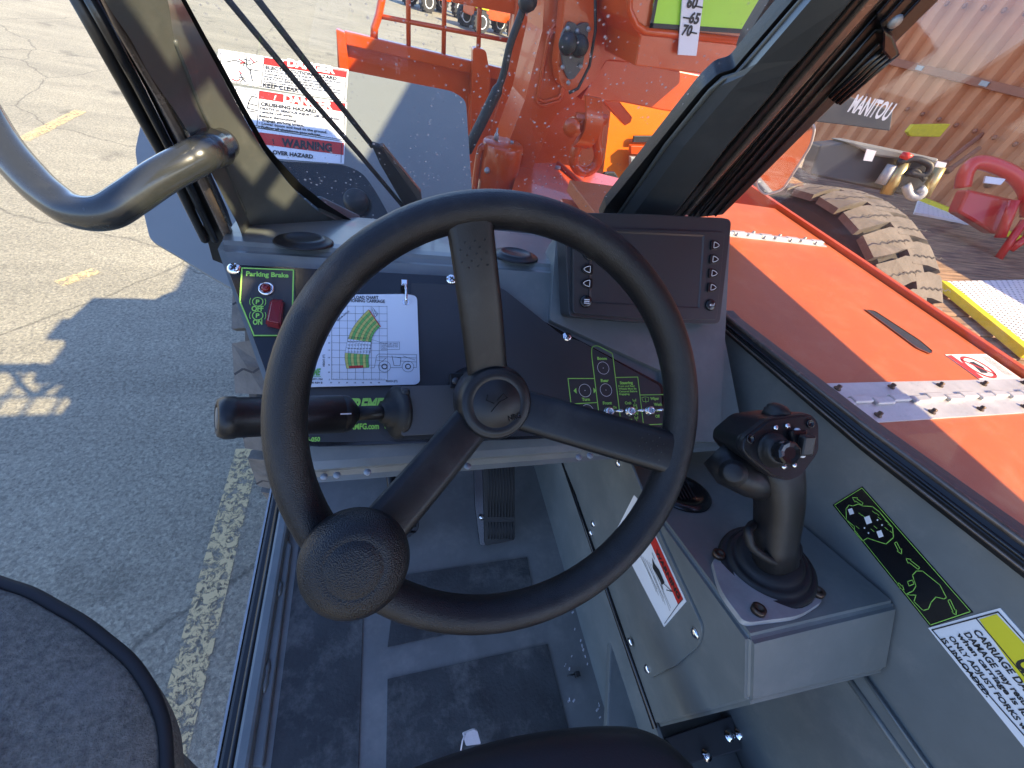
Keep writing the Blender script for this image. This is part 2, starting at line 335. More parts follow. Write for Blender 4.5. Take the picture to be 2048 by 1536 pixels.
def bez(P, n=12):                          # Catmull-Rom through points
    P = [V(p) for p in P]; Q = [P[0] * 2 - P[1]] + P + [P[-1] * 2 - P[-2]]; out = []
    for i in range(1, len(Q) - 2):
        for k in range(n):
            t = k / n; a, b, c, d = Q[i - 1], Q[i], Q[i + 1], Q[i + 2]
            out.append(.5 * ((2 * b) + (c - a) * t + (2 * a - 5 * b + 4 * c - d) * t * t + (3 * b - a - 3 * c + d) * t ** 3))
    return out + [P[-1]]
def rnd(P, r, seg=5):                      # round the corners of a 2D or 3D outline
    P = [V(p) for p in P]; n = len(P); out = []; rr = r if isinstance(r, (list, tuple)) else [r] * n
    for i in range(n):
        a, b, c = P[i - 1], P[i], P[(i + 1) % n]; q = min(rr[i], (a - b).length * .45, (c - b).length * .45)
        if q <= 1e-6: out.append(b); continue
        s0 = b + (a - b).normalized() * q; s1 = b + (c - b).normalized() * q
        for k in range(seg + 1):
            t = k / seg; out.append(s0 * (1 - t) ** 2 + b * 2 * t * (1 - t) + s1 * t * t)
    return out
def rpx(P, r, seg=5): return [(p.x, p.y) for p in rnd([V((x, y, 0)) for x, y in P], r, seg)]

# ================================================================ SETTING
GZ = Pl((0, 0, -H), (0, 0, 1))
g = MB(); g.poly([V((-150, -60, 0)), V((150, -60, 0)), V((150, 240, 0)), V((-150, 240, 0))], ASPH); struct(g.build('ground'))
def stripe(a, b, wd, name='parking_line'):
    m = MB(); A = GZ.hit(*a, .004); B = GZ.hit(*b, .004); m.line([A, B], wd, (0, 0, 1), LINE); return struct(m.build(name))
stripe((492, 915), (338, 1500), .125)
stripe((52, 276), (156, 224), .12)
stripe((132, 562), (180, 545), .09)

# ================================================================ THE TELEHANDLER
T = thing('telehandler', 'orange telehandler seen from its driving seat, grey cab interior, orange hood and boom', 'telehandler', (.4, 0, 0))
# ---- dashboard
DF = Pl((.078, .396, -.370), (0, -.519, .855))
def sec(xs):                               # cross-section of the dash; x per point
    prof = [(.70, -.327), (.545, -.2965), (.520, -.2935), (.2905, -.4325), (.277, -.447), (.279, -.468), (.60, -.468)]
    return [V((x, y, z + H)) for x, (y, z) in zip(xs, prof)]
m = MB(); m.loft([sec([-.215, -.205, -.203, -.105, -.10, -.10, -.12]), sec([.55] * 7)], GREY, bev=.011)
dash = m.build('dashboard', T, 'grey painted steel dashboard behind the steering wheel')
for p in dash.data.polygons: p.use_smooth = False
# upper housing that carries the display
m = MB()
P = DF.pts(rpx([(1112, 472), (1140, 424), (1462, 436), (1452, 640), (1440, 885), (1338, 880), (1322, 742), (1100, 640)], [8, 20, 20, 30, 10, 4, 4, 4]), .010)
m.slab(P, (0, .35, -.6), .07, GREY, .004)
m.build('display_pedestal', dash)
# control panel film
m = MB()
P = DF.pts(rpx([(452, 528), (905, 552), (930, 557), (1128, 664), (1325, 768), (1336, 850), (1290, 868), (1020, 880), (640, 894), (585, 890)], [10, 6, 10, 4, 6, 10, 10, 10, 10, 10]), .0125)
m.slab(P, -DF.n, .0022, PANELB, .0006)
m.build('control_panel', dash, 'black control panel plate with screws')
m = MB()
P = DF.pts(rpx([(820, 566), (1000, 572), (1125, 672), (1160, 682), (1320, 772), (1330, 852), (1290, 864), (700, 884), (618, 884), (575, 775), (836, 770)], [6, 20, 14, 6, 6, 8, 8, 6, 8, 8, 3]), .0134)
m.slab(P, -DF.n, .0005, PANEL)
P = DF.pts(rpx([(482, 534), (590, 538), (590, 655), (560, 672), (508, 671), (478, 602)], 6), .0134)
m.slab(P, -DF.n, .0005, PANEL)
LP = lambda L, off=.0142: DF.pts(L, off)
def lines(L, wd=.0012, closed=False): m.line(LP(L), wd, DF.n, LIME, closed)
lines([(484, 536), (587, 540), (584, 655), (574, 671), (508, 671), (480, 603)], .0015, True)
m.tpx('Parking Brake', DF, (492, 551.5), (577, 555), .0058, LIME, .0144, .035)
m.tpx('OFF', DF, (503, 622), (527, 622), .0062, LIME, .0144, .04)
m.tpx('ON', DF, (505.5, 649), (524.5, 649), .0062, LIME, .0144, .04)
for c in ((515.5, 603.5), (515.5, 631)):
    q = DF.hit(*c, .0144); m.circ(DF, q, .0058, .0009, LIME, 0); m.text('P', q - DF.u * .002 - DF.v * .0026, DF.u, DF.n, None, .0052, LIME, .04)
    for sgn in (-1, 1):
        m.line([q + DF.u * sgn * .0084 * math.cos(a) + DF.v * .0084 * math.sin(a) for a in (-.5, -.2, .2, .5)], .0007, DF.n, LIME)
lines(rpx([(1198, 829), (1183, 708), (1184, 693), (1195, 691), (1225, 707), (1241, 839), (1241, 850)], [0, 8, 8, 8, 3, 0, 0])[:-1], .0013)
lines([(1136, 757), (1189, 757)]); lines([(1136, 757), (1142, 808)]); lines([(1141, 808), (1195, 805)]); lines([(1142, 808), (1144, 835)])
lines([(1231, 755), (1275.5, 754), (1287, 850), (1328, 848), (1328, 789), (1281, 790)])
m.tpx('Boom', DF, (1195, 719.5), (1214, 719.5), .0042, LIME, .0144, .045)
m.tpx('Rear', DF, (1202, 764), (1218, 763.5), .0042, LIME, .0144, .045)
m.tpx('Turn', DF, (1164, 801.5), (1180, 801.5), .0042, LIME, .0144, .045)
m.tpx('Front', DF, (1206, 809), (1224, 808.5), .0042, LIME, .0144, .045)
m.tpx('On', DF, (1226, 817), (1233.5, 817), .0036, LIME, .0144, .04)
m.tpx('Off', DF, (1228, 837.5), (1236, 837), .0036, LIME, .0144, .04)
m.tpx('Steering', DF, (1240, 768.5), (1266, 767.8), .0042, LIME, .0144, .045)
for i, t_ in enumerate(['Front and Rear', 'Wheels Must Be', 'Centered Before', 'Engaging.']):
    e_ = (1270, 1273, 1274.5, 1260)[i]; m.tpx(t_, DF, (1237 + i * .7, 774 + i * 5.3), (e_, 773.5 + i * 5.3), .0026, LIME, .0144, .03)
m.tpx('Crab', DF, (1250, 808.5), (1263, 808.3), .0038, LIME, .0144, .045)
m.tpx('2WS', DF, (1273, 823.5), (1282, 823.5), .003, LIME, .0144, .04)
m.tpx('4WS', DF, (1257, 842), (1265, 842), .003, LIME, .0144, .04)
m.tpx('Wiper', DF, (1301, 800), (1318.5, 799.5), .0042, LIME, .0144, .045)
m.tpx('Wash', DF, (1308, 811.5), (1324, 811.3), .0042, LIME, .0144, .045)
m.tpx('On', DF, (1312, 823.5), (1320, 823.5), .0042, LIME, .0144, .045)
m.tpx('Off', DF, (1311, 835.5), (1320, 835), .0042, LIME, .0144, .045)
for c in ((1206.5, 736), (1212, 780), (1170, 781), (1175, 822)):
    q = DF.hit(*c, .0144); m.circ(DF, q, .0094, .0005, WHITE, 0, 36); m.disc(DF, q, .0006, WHITE, 8)
for sgn, c in ((-1, (1153, 781.5)), (1, (1187, 781))):
    q = DF.hit(*c, .0144); m.poly([q + DF.v * .0042, q - DF.v * .0042, q + DF.u * sgn * .0045][::1 if sgn > 0 else -1], LIME)
for c in ((1269.5, 806), (1272, 822), (1273.5, 841)):     # steering pictograms
    q = DF.hit(*c, .0144)
    m.line([q - DF.v * .004, q + DF.v * .004], .0009, DF.n, LIME)
    for b in (-1, 1):
        m.line([q + DF.v * .004 * b - DF.u * .002, q + DF.v * .004 * b + DF.u * .002], .0007, DF.n, LIME)
        for a in (-1, 1): m.line([q + DF.u * .002 * a + DF.v * (.004 * b - .0016), q + DF.u * .0026 * a + DF.v * (.004 * b + .0016)], .0011, DF.n, LIME)
q = DF.hit(1291, 799, .0144)
m.line([q + DF.u * a + DF.v * b for a, b in ((-.006, .0028), (-.0045, -.003), (.0045, -.003), (.006, .0028), (0, .004))], .0006, DF.n, LIME, True)
m.line([q - DF.v * .005, q + DF.v * .002], .0007, DF.n, LIME)
m.tpx('XTREME', DF, (668, 824), (768, 822), .0155, LIME, .0146, .045, .35)
m.tpx('www.XMFG.com', DF, (668, 859.5), (758, 857.5), .0066, LIME, .0144, .035)
m.tpx('800-497-1704', DF, (769, 857.5), (858, 855), .0062, LIME, .0144, .035)
m.tpx('21004-050', DF, (589, 884), (640, 882.5), .0048, LIME, .0144, .03)
m.build('printed_overlay', dash, 'dark film with lime green switch legends')
# screws
def screw(pl, px, off, r=.0056, par=None, mt=CHROME, name='screw', cross=True, nrm=None):
    m = MB(); c = pl.hit(*px, off) if not isinstance(px, V) else px; n = nrm or pl.n
    m.lathe(c, n, [(r * 1.12, 0), (r, .0007), (r * .86, .0022), (r * .5, .0031), (0, .0034)], mt, 20)
    if cross:
        u = n.orthogonal().normalized(); v = n.cross(u)
        for a, b in ((u, v), (v, u)): m.box(c + n * .0031, r * .5, r * .12, .0004, INK, 0, a, b)
    return m.build(name, par)
for c in ((468, 537), (903, 559), (1134.5, 673.5)): screw(DF, c, .0125, .0068, dash)
# warning lamp, brake switch guard, toggles
m = MB(); c = DF.hit(533, 578, .0138)
m.lathe(c, DF.n, [(.0088, 0), (.0088, .0012), (.0076, .003), (.0060, .003), (.0060, .0018)], CHROME, 28); m.lathe(c + DF.n * .002, DF.n, [(.0052, 0), (.0048, .002), (.003, .004), (0, .0048)], LAMPR, 20)
m.build('warning_lamp', dash, 'red indicator lamp in a chrome bezel')
m = MB()
bp = DF.pts([(541, 597), (570, 600), (563, 660), (530, 652)], .014)
tp = DF.pts([(541, 598), (567, 601), (561, 640), (534, 633)], .034)
tp = [DF.hit(541, 600, .026), DF.hit(566, 601, .026), DF.hit(560, 648, .040), DF.hit(532, 642, .040)]
m.loft([bp, tp], REDP, bev=.002)
m.build('brake_switch_guard', dash, 'dark red flip guard over the parking brake switch')
for c in ((1216, 824), (1259, 823), (1298, 822)):
    m = MB(); q = DF.hit(*c, .014)
    m.lathe(q, DF.n, [(.0075, 0), (.0075, .0015), (.0066, .002), (.0066, .006), (.005, .0075), (.0036, .0076), (.0036, .006)], CHROME, 24)
    d = (DF.n + DF.u * .75 - DF.v * .1).normalized()
    m.tube([q + DF.n * .004, q + DF.n * .004 + d * .012, q + DF.n * .004 + d * .018], [.0013, .0018, .0024], CHROME, 10)
    m.lathe(q + DF.n * .004 + d * .018, d, [(.0024, 0), (.0022, .0014), (0, .0024)], CHROME, 10)
    m.build('toggle_switch', dash)
# air vents on top
DT = Pl((0, .545, -.2965), (0, .20, .98))
for c, r in (((608, 484), .036), ((1030, 512), .036)):
    m = MB(); q = DT.hit(*c, .0); n = DT.n
    m.lathe(q, n, [(r, 0), (r, .001), (r * .93, .003), (r * .78, .0032), (r * .74, .0055), (r * .6, .007), (r * .55, .0055), (0, .0055)], BLK, 48)
    m.build('air_vent', dash, 'round black air vent on the dash top')
# weld line and lower screws
m = MB(); m.tube([D(1106, 486, .66), D(1108, 540, .64), D(1108, 600, .625), D(1104, 630, .62)], .0016, GREY, 8); m.build('weld_seam', dash)
for c in ((648, 953), (674, 950), (735, 944), (935, 932), (1158, 914), (1180, 911)):
    m = MB(); q = D(*c, .47 if c[0] < 1100 else .52); m.lathe(q - V((0, 0, .003)), (0, 0, 1), [(.0030, 0), (.0030, .002), (.0042, .0025), (.0042, .0035)], STEEL, 16); m.build('bolt', dash)

# ---- display
MN = Pl((.363, .418, -.316), (0, -.79, .61))
m = MB()
out = rpx([(1128, 424), (1300, 428), (1464, 437), (1440, 648), (1290, 646), (1138, 634)], [14, 0, 14, 12, 0, 12])
P0 = MN.pts(out, .0)
m.slab(P0, -MN.n, .030, MONP, .003)
inn = rpx([(1166, 462), (1436, 472), (1424, 640), (1146, 628)], [10, 10, 8, 8])
m.slab(MN.pts(rpx([(1146, 455), (1450, 464), (1434, 640), (1288, 638), (1146, 627)], [10, 10, 8, 0, 8]), .006), -MN.n, .007, MONP, .0025)
mon = m.build('display_monitor', T, 'black machine display with a dark screen and soft keys')
m = MB()
A = MN.pts([(1180, 460), (1409, 470), (1399, 617), (1178, 606)], .0075); B = MN.pts([(1192, 470), (1398, 479), (1391, 608), (1191, 597)], .0035)
m.ring(A, B, -MN.n, .002, MONP); m.poly(MN.pts([(1192, 470), (1398, 479), (1391, 608), (1191, 597)], .0034)[::-1], SCREEN)
m.slab(MN.pts([(1193, 471), (1396, 480), (1390, 607), (1192, 596)], .003), -MN.n, .001, SCREEN)
m.build('screen', mon, 'dark switched-off screen')
def key(c, sgn, kind='tri'):
    m = MB(); q = MN.hit(*c, .0062); u, v, n = MN.u, MN.v, MN.n
    if kind == 'tri':
        o = rnd([q + u * sgn * a + v * b for a, b in ((-.0085, .0075), (.0035, .006), (.0095, 0), (.0035, -.006), (-.0085, -.0075))], .004)
        m.slab([p + n * .003 for p in o], -n, .004, BLKS, .0008)
        t = rnd([q + n * .0034 + u * sgn * a + v * b for a, b in ((-.004, .0045), (.002, .003), (.0062, 0), (.002, -.003), (-.004, -.0045))], .0015, 3)
        m.line(t, .0008, n, WHITE, True)
    else:
        m.lathe(q, n, [(.0088, 0), (.0086, .0025), (.007, .0035), (0, .0037)], BLKS, 28)
        if kind == 'menu':
            for k in (-1, 0, 1): m.line([q + n * .0041 - u * .0035 + v * k * .0024, q + n * .0041 + u * .0035 + v * k * .0024], .0012, n, WHITE)
        else:
            b = q + n * .0041
            m.line([b + u * .004 + v * .0025, b + u * .004 - v * .0002, b - u * .003 - v * .0002], .0008, n, WHITE)
            m.poly([b - u * .0048 - v * .0002, b - u * .0015 + v * .0018, b - u * .0015 - v * .0022][::-1], WHITE)
    m.build('key', mon)
for c in ((1429, 491), (1427, 519), (1425, 547), (1423, 575)): key(c, 1)
for c in ((1176, 510), (1173, 539), (1172, 567)): key(c, -1)
key((1171, 603), 1, 'menu'); key((1420, 610), 1, 'enter')

# ---- load chart card, hangs from the dash: a thing of its own
card = thing('load_chart_card', 'white laminated load chart card hanging on rings behind the steering wheel', 'card', DF.hit(730, 680, .02))
m = MB()
m.slab(DF.pts(rpx([(596, 590), (814, 588), (834, 592), (840, 763), (832, 769), (612, 774)], [10, 2, 10, 8, 4, 8]), .0195), -DF.n, .0016, CARD)
O = .0200
def CL(L, wd=.0004, mt=INK, cl=False): m.line(DF.pts(L, O), wd, DF.n, mt, cl)
m.tpx('XR7038-F LOAD CHART', DF, (673, 597), (757, 598), .0040, INK, O, .03)
m.tpx('WITH FORK POSITIONING CARRIAGE', DF, (632, 602.5), (770, 605.5), .0040, INK, O, .03)
gx0, gx1, gy0, gy1 = 663, 774, 612, 759
for i in range(8):
    x = gx0 + (gx1 - gx0) * i / 7; CL([(x, gy0), (x + 1 * i / 7, gy1)], .0003)
for i in range(11):
    y = gy0 + (gy1 - gy0) * i / 10; CL([(gx0, y), (gx1 + .6, y + 1)], .0003)
    m.tpx(str(45 - 5 * i) if i < 10 else '-5', DF, (656, y + 1.5), (660, y + 1.5), .0016, INK, O, .01)
for i in range(7): m.tpx(str(30 - 5 * i), DF, (660 + i * 16, 766.5), (664 + i * 16, 766.5), .0016, INK, O, .02)
for i in range(46):
    y = gy0 + 20 + (gy1 - gy0 - 24) * i / 46; CL([(663, y), (665, y)], .0002)
for i in range(36): x = 664 + i * 3; CL([(x, 757), (x, 759)], .0002)
m.tpx('REACH (FT)', DF, (772, 764), (795, 764), .0024, INK, O, .02)
a_, b_ = DF.hit(649.5, 733, O), DF.hit(649.5, 709, O); m.text('HEIGHT (FT)', a_, b_ - a_, DF.n, (b_ - a_).length, .0022, INK, .02)
m.tpx('MAX  LOAD', DF, (634, 664), (645, 664), .0018, INK, O, .02); m.tpx('CAPACITY (LBS)', DF, (629, 668.5), (646, 668.5), .0018, INK, O, .02); m.tpx('24 IN. L.C.', DF, (631, 674), (642, 674), .0018, INK, O, .02)
a_, b_ = DF.hit(676, 642, O), DF.hit(699, 623, O); m.text('BOOM ANGLE', a_, b_ - a_, DF.n, (b_ - a_).length, .0019, INK, .01)
# reach fan: centre of arcs right of the card machine
cx, cy = 905, 687
def fp(r, a): return (cx - r * math.cos(a) * 1.0, cy - r * math.sin(a) * 1.0)
# arcs through measured rows: outer edge and inner edge of the fan
outer = [(737, 619), (722, 634), (708, 652), (698, 672), (692, 695), (689.5, 716), (693, 737)]
inner = [(761, 652), (752, 661), (746, 671), (743, 680), (739.5, 702), (737, 716), (738, 735)]
Oo = bez([V((x, y, 0)) for x, y in outer], 4); Ii = bez([V((x, y, 0)) for x, y in inner], 4); NR = len(Oo); NC = 8
def FP(k, c): q = Oo[k].lerp(Ii[k], c / NC); return (q.x, q.y)
for k in range(NR - 1):
    for c in range(NC):
        mt = (CARD if k < 17 else GREENI) if False else (GREENI if (c % 2 == 1) else YELI)
        if 13 <= k < 18: mt = CARD
        if k == NR - 2 and c < 6 and c > 0: mt = REDI
        m.poly([DF.hit(*p, O + .0001) for p in (FP(k, c), FP(k + 1, c), FP(k + 1, c + 1), FP(k, c + 1))], mt)
for c in range(NC + 1): m.line([DF.hit(*FP(k, c), O + .0002) for k in range(NR)], .00025, DF.n, INK)
for k in range(0, NR, 2): m.line([DF.hit(*FP(k, 0), O + .0002), DF.hit(*FP(k, NC), O + .0002)], .00025, DF.n, INK)
m.line(DF.pts([(738, 620), (749, 636), (754, 644), (761, 653)], O + .0003), .0010, DF.n, REDI)
for r_ in (676, 683, 690, 697, 704):
    for k in range(8): x = 696 + k * 6; m.line(DF.pts([(x, r_), (x + 3, r_)], O + .0003), .0007, DF.n, INK)
CL([(762, 684), (799, 684), (799, 699), (762, 699)], .0003, INK, True); CL([(743, 679), (762, 685)], .0003)
for i, t_ in enumerate(('19,000 LBS MAX', 'LOAD WITH BOOM', 'FULLY RETRACTED', 'ONLY')): m.tpx(t_, DF, (764, 688 + 3.2 * i), (796 if i < 3 else 774, 688 + 3.2 * i), .0014, INK, O, .0)
# little machine drawing
for c in ((769, 733), (816, 733)):
    q = DF.hit(*c, O); m.circ(DF, q, .0072, .0004, INK, 0, 24); m.circ(DF, q, .0036, .0012, INK, 0, 16)
CL([(749, 734), (753, 712), (757, 708), (833, 709), (833, 735), (826, 735)]); CL([(757, 713), (833, 716)]); CL([(781, 735), (804, 735)]); CL([(784, 712), (788, 731), (800, 731), (802, 716), (790, 714)], .0005)
CL([(752, 720), (765, 722), (772, 716)]); CL([(806, 712), (830, 720)]); CL([(800, 722), (833, 724)])
CL([(749, 735), (741, 736)]); CL([(745, 615), (756, 628), (750, 634), (744, 618)]); CL([(748, 620), (754, 632)])
m.tpx('XTREME', DF, (600, 752), (642, 750), .0078, GREENI, O, .045, .35); m.line(DF.pts([(606, 754), (641, 753)], O), .0007, DF.n, GREENI)
m.tpx('PHONE: 800-497-1704', DF, (596, 760), (645, 760), .0020, INK, O, .03)
m.tpx('P/N 22222-000 REV B', DF, (590, 767), (645, 767), .0020, INK, O, .03)
m.build('card_sheet', card)
m = MB()
q = DF.hit(812, 604, .020); m.circ(DF, q + DF.n * .0003, .0042, .0012, CHROME, 0)
h0 = DF.hit(808, 571, .016)
m.tube(bez([h0, h0 + DF.n * .010 - DF.v * .002, h0 + DF.n * .013 - DF.v * .012 + DF.u * .002, q + DF.n * .006, q - DF.n * .004], 6), .0017, CHROME, 10)
m.box(h0 + DF.n * .006, .004, .004, .0035, CHROME, .001, DF.u, DF.v)
m.build('hanging_hook', card, 'chrome hook through the card corner')

# ---- steering wheel
WH = Pl((.10554528, .21899506, -.27956005), (0, -math.sin(.8506), math.cos(.8506)))
wc = WH.p; N = 96; rt = .0160
m = MB()
rings = []
for k in range(N):
    a = 2 * math.pi * k / N; r = WH.u * math.cos(a) + WH.v * math.sin(a); R0 = .2 - rt
    rings.append([wc + r * (R0 + rt * math.cos(b)) + WH.n * (rt * 1.12 * math.sin(b)) for b in [2 * math.pi * j / 20 for j in range(20)]])
m.loft(rings, RIM, True, False, 0, True)
wheel = m.build('steering_wheel', T, 'black three-spoke steering wheel with a spinner knob')
HO = -.050                                 # hub recess below the rim plane
hubc = WH.hit(991, 806, HO + .012)
hn = WH.n
m = MB(); m.lathe(hubc, hn, [(.030, -.055), (.038, -.030), (.0385, -.004), (.037, .0), (.035, .0045), (.0335, .0060), (.0325, .0058), (.0315, .0066), (.0245, .0072), (.0240, .0066), (.0235, .0072), (0, .0074)], BLK, 64)
q = hubc + hn * .0078; s_ = lambda P, w=.0006: m.line([q + WH.u * a + WH.v * b for a, b in P], w, hn, BLKS)
s_([(-.010, .009), (-.011, .004), (-.004, .001)]); s_([(.000, .004), (.006, .010), (.010, .006), (.002, .002), (-.006, -.007)]); 
m.text('NRG', q + WH.u * .012 - WH.v * .0175, WH.u + WH.v * .25, hn, .013, .0055, BLKS, .02)
m.build('hub', wheel, 'round hub cap with an embossed emblem')
def spoke(pix_rim, w0, w1, inset, dots=True):
    m = MB(); rim = WH.hit(*pix_rim, -.004); hb = hubc - hn * .022
    d = rim - hb; L = d.length; d.normalize(); side = hn.cross(d).normalized(); up = d.cross(side).normalized()
    if up.dot(hn) < 0: up = -up
    rows = []
    knee = 1 - inset
    for t, lift, wd in ((.0, 0, w0 * 1.05), (.18, 0, w0), (.5, 0, w0), (knee - .05, .0, w1), (knee, .001, w1), (knee + .06, .005, w1), (.95, .008, w1 * 1.08), (.99, .004, w1 * 1.12)):
        base = hb + (rim - hb) * t + hn * (.013 * math.sin(min(1, t / knee) * math.pi / 2) * (1) - .0)
        th = .0075
        c = base
        ring = [c + side * (wd * x) + hn * (th * z) for x, z in ((-.5, .3), (-.43, .8), (-.3, 1), (.3, 1), (.43, .8), (.5, .3), (.46, -.8), (-.46, -.8))]
        rows.append(ring)
    m.loft(rows, RIM if False else BLK, True)
    if dots:
        t0 = knee + .03
        for i in range(3):
            for j in range(5):
                b = hb + (rim - hb) * (t0 - .11 + j * .028) + hn * (.013 + .0078) + side * ((i - 1) * .0085 + (.004 if j % 2 else -.001))
                m.lathe(b, hn, [(.0009, 0), (.0004, .0003)], INK, 6)
    for f in m.bm.faces: pass
    m.build('spoke', wheel)
spoke((928, 418), .041, .040, .20); spoke((1352, 908), .043, .044, .18); spoke((705, 1110), .042, .042, .2, False)
# spinner knob
kc = WH.hit(711, 1124, .028)
m = MB(); kn = (hn * .55 + (CAM - kc).normalized() * .45).normalized()
m.lathe(WH.hit(712, 1132, .0), kn, [(.012, -.005), (.012, .030)], BLK, 20)
R = .0410
m.lathe(kc, kn, [(.010, -.016), (R * .62, -.0155), (R * .9, -.010), (R, -.001), (R * .96, .008), (R * .83, .0155), (R * .66, .0195), (R * .515, .0209), (R * .50, .0206), (R * .485, .0211), (R * .3, .0222), (0, .0226)], KNOB, 64)
m.build('spinner_knob', wheel, 'round pebbled black spinner knob')
m = MB(); m.tube([hubc - hn * .05, hubc - hn * .13], [.024, .03], BLK, 24); m.build('steering_column', wheel)

ENDC = mat('worn_button_plastic', (.13, .125, .11), .5)
# ---- shift lever and its housing
SH = Pl(D(850, 840, .465) - CAM, (0, -.62, .78))
m = MB()
m.slab(SH.pts(rpx([(802, 772), (918, 770), (960, 800), (960, 872), (905, 880), (870, 868), (803, 872)], [5, 8, 10, 10, 8, 6, 5]), .0), -SH.n, .035, DGREY, .003)
gs = m.build('shift_lever', T, 'black column shift lever with a ribbed cylindrical grip')
for c in ((812, 785), (812, 853), (917, 783)): screw(SH, c, .001, .0042, gs, INK)
m = MB(); m.box(SH.hit(912, 762, -.004), .008, .009, .006, BLK, .001, SH.u, SH.v); m.lathe(SH.hit(910, 762, .002), SH.n, [(.004, 0), (.004, .004)], DGREY, 8); m.build('bracket', gs)
A0 = D(802, 824, .478); A1 = D(440, 836, .362); ax = (A1 - A0).normalized(); Lg = (A1 - A0).length
def axp(px): t = (802 - px) / (802 - 436); return A0 + (A1 - A0) * t
m = MB()
m.lathe(axp(802), ax, [(.018, 0), (.029, .0), (.031, .003), (.031, .007), (.027, .0105), (.017, .012), (.017, .018), (.0125, .0185), (.0125, .024)], RUB, 40)
m.build('rubber_bellows', gs)
m = MB(); m.tube([axp(790), axp(680)], .0082, BLK, 20); m.build('lever_rod', gs)
m = MB(); m.lathe(axp(692), ax, [(.009, 0), (.014, .004), (.0192, .009), (.0200, .013), (.0200, .026)], BLK, 40)
q = axp(692) + ax * .013; cdir = (CAM - q).normalized(); cdir = (cdir - ax * cdir.dot(ax)).normalized()
m.box(q + cdir * .0200 + ax * .0055 , .0055, .0007, .0004, WHITE, 0, ax, ax.cross(cdir)); m.build('grip_collar', gs)
m = MB(); L2 = (axp(436) - axp(660)).length
m.lathe(axp(660), ax, [(.0185, 0), (.0202, .002), (.0190, L2 * .55), (.0186, L2 - .012), (.0194, L2 - .011), (.0194, L2 - .003), (.0168, L2 + .002), (.0130, L2 + .003), (.0120, L2), (.0, L2)], BLK, 10 * 4)
m.lathe(axp(660) + ax * L2, ax, [(.0, 0), (.0098, .0), (.0094, .0028), (0, .0032)][1:], ENDC, 24)
m.build('grip', gs)

# ---- windscreen, pillars, seals
WS = Pl((0, .645, -.27), (0, -.87, -.48))
m = MB()
rows = [((205, -60), (305, -60), (325, -60)), ((210, 0), (335, 0), (362, 0)), ((262, 80), (349, 80), (405, 80)), ((300, 150), (372, 140), (435, 135)), ((352, 225), (404, 225), (480, 220)), ((398, 300), (440, 300), (523, 295)), ((430, 360), (458, 350), (545, 325)), ((455, 410), (480, 400), (585, 375)), ((478, 455), (497, 440), (640, 425)), ((492, 500), (515, 490), (712, 468))]
rows = [[WS.hit(*a, .095), WS.hit(*b, .060), WS.hit(*c, .012), WS.hit(*c, -.02)] for a, b, c in rows]
def dense(R_, n=6):
    cols = [bez([r[i] for r in R_], n) for i in range(len(R_[0]))]; return [list(q) for q in zip(*cols)]
rows = dense(rows)
m.grid([r[:2] for r in rows], GREYD, True); m.grid([r[1:3] for r in rows], GREYD, True); m.grid([r[2:] for r in rows], GREYD, True)
m.grid([[r[0], r[0] + V((-.004, .05, .02))] for r in rows], GREYD, True)
pil = m.build('windscreen_pillar', T, 'grey left windscreen pillar with a folded edge')
m = MB(); m.tube([r[1] for r in rows[12:-8]], .0020, GREYD, 8); m.build('weld_seam', pil)
def band(name, L, mt, off, th, parent=T, pl=WS, label=None, bev=.001):
    m = MB(); m.slab(pl.pts(L, off), -pl.n, th, mt, bev); return m.build(name, parent, label)
seal = band('door_seal', [(125, -40), (190, -40), (450, 475), (475, 540), (425, 520), (403, 440)], ROPE, .025, .05, label='black rubber door seal along the left pillar')
m = MB()
m.slab(WS.pts([(176, -40), (203, -40), (240, 50), (330, 200), (395, 320), (466, 480), (447, 480), (376, 330), (318, 215), (225, 60)], .094), -WS.n, .014, STRIP, .004)
m.build('trim_strip', seal, 'brown metal trim strip')
m = MB(); m.tube([WS.hit(140, -30, .03), WS.hit(250, 170, .03), WS.hit(345, 345, .03), WS.hit(410, 480, .03)], .006, ROPE, 10)
m.tube([WS.hit(165, -30, .034), WS.hit(275, 170, .034), WS.hit(365, 345, .034), WS.hit(430, 480, .034)], .005, BLKS, 10); m.build('seal_lip', seal)
# pillar foot, joins dash
band('pillar_foot', [(478, 450), (640, 425), (720, 462), (700, 500), (470, 520)], GREYD, .010, .03, pil, bev=.002)
# lower screen frame
band('windscreen_sill', [(640, 455), (720, 470), (1000, 476), (1225, 482), (1225, 560), (640, 520)], ROPE, -.004, .02)
m = MB(); m.slab(WS.pts([(150, -70), (1700, -70), (1450, 300), (1180, 520), (520, 500)], 0), -WS.n, .004, GLASSW)
m.build('windscreen', T, 'dusty windscreen glass with dried water spots')
# black ceramic border along the left pillar
m = MB(); b0 = [(335, -50), (362, 0), (405, 80), (435, 135), (480, 220), (523, 295), (545, 325), (585, 375), (640, 420), (712, 464)]
b1 = [(343, -50), (371, -2), (414, 77), (445, 130), (490, 215), (532, 290), (556, 318), (600, 366), (655, 410), (716, 448)]
m.grid([[WS.hit(*a, .002), WS.hit(*b, .002)] for a, b in zip(b0, b1)], ROPE, False); m.build('glass_border', seal)

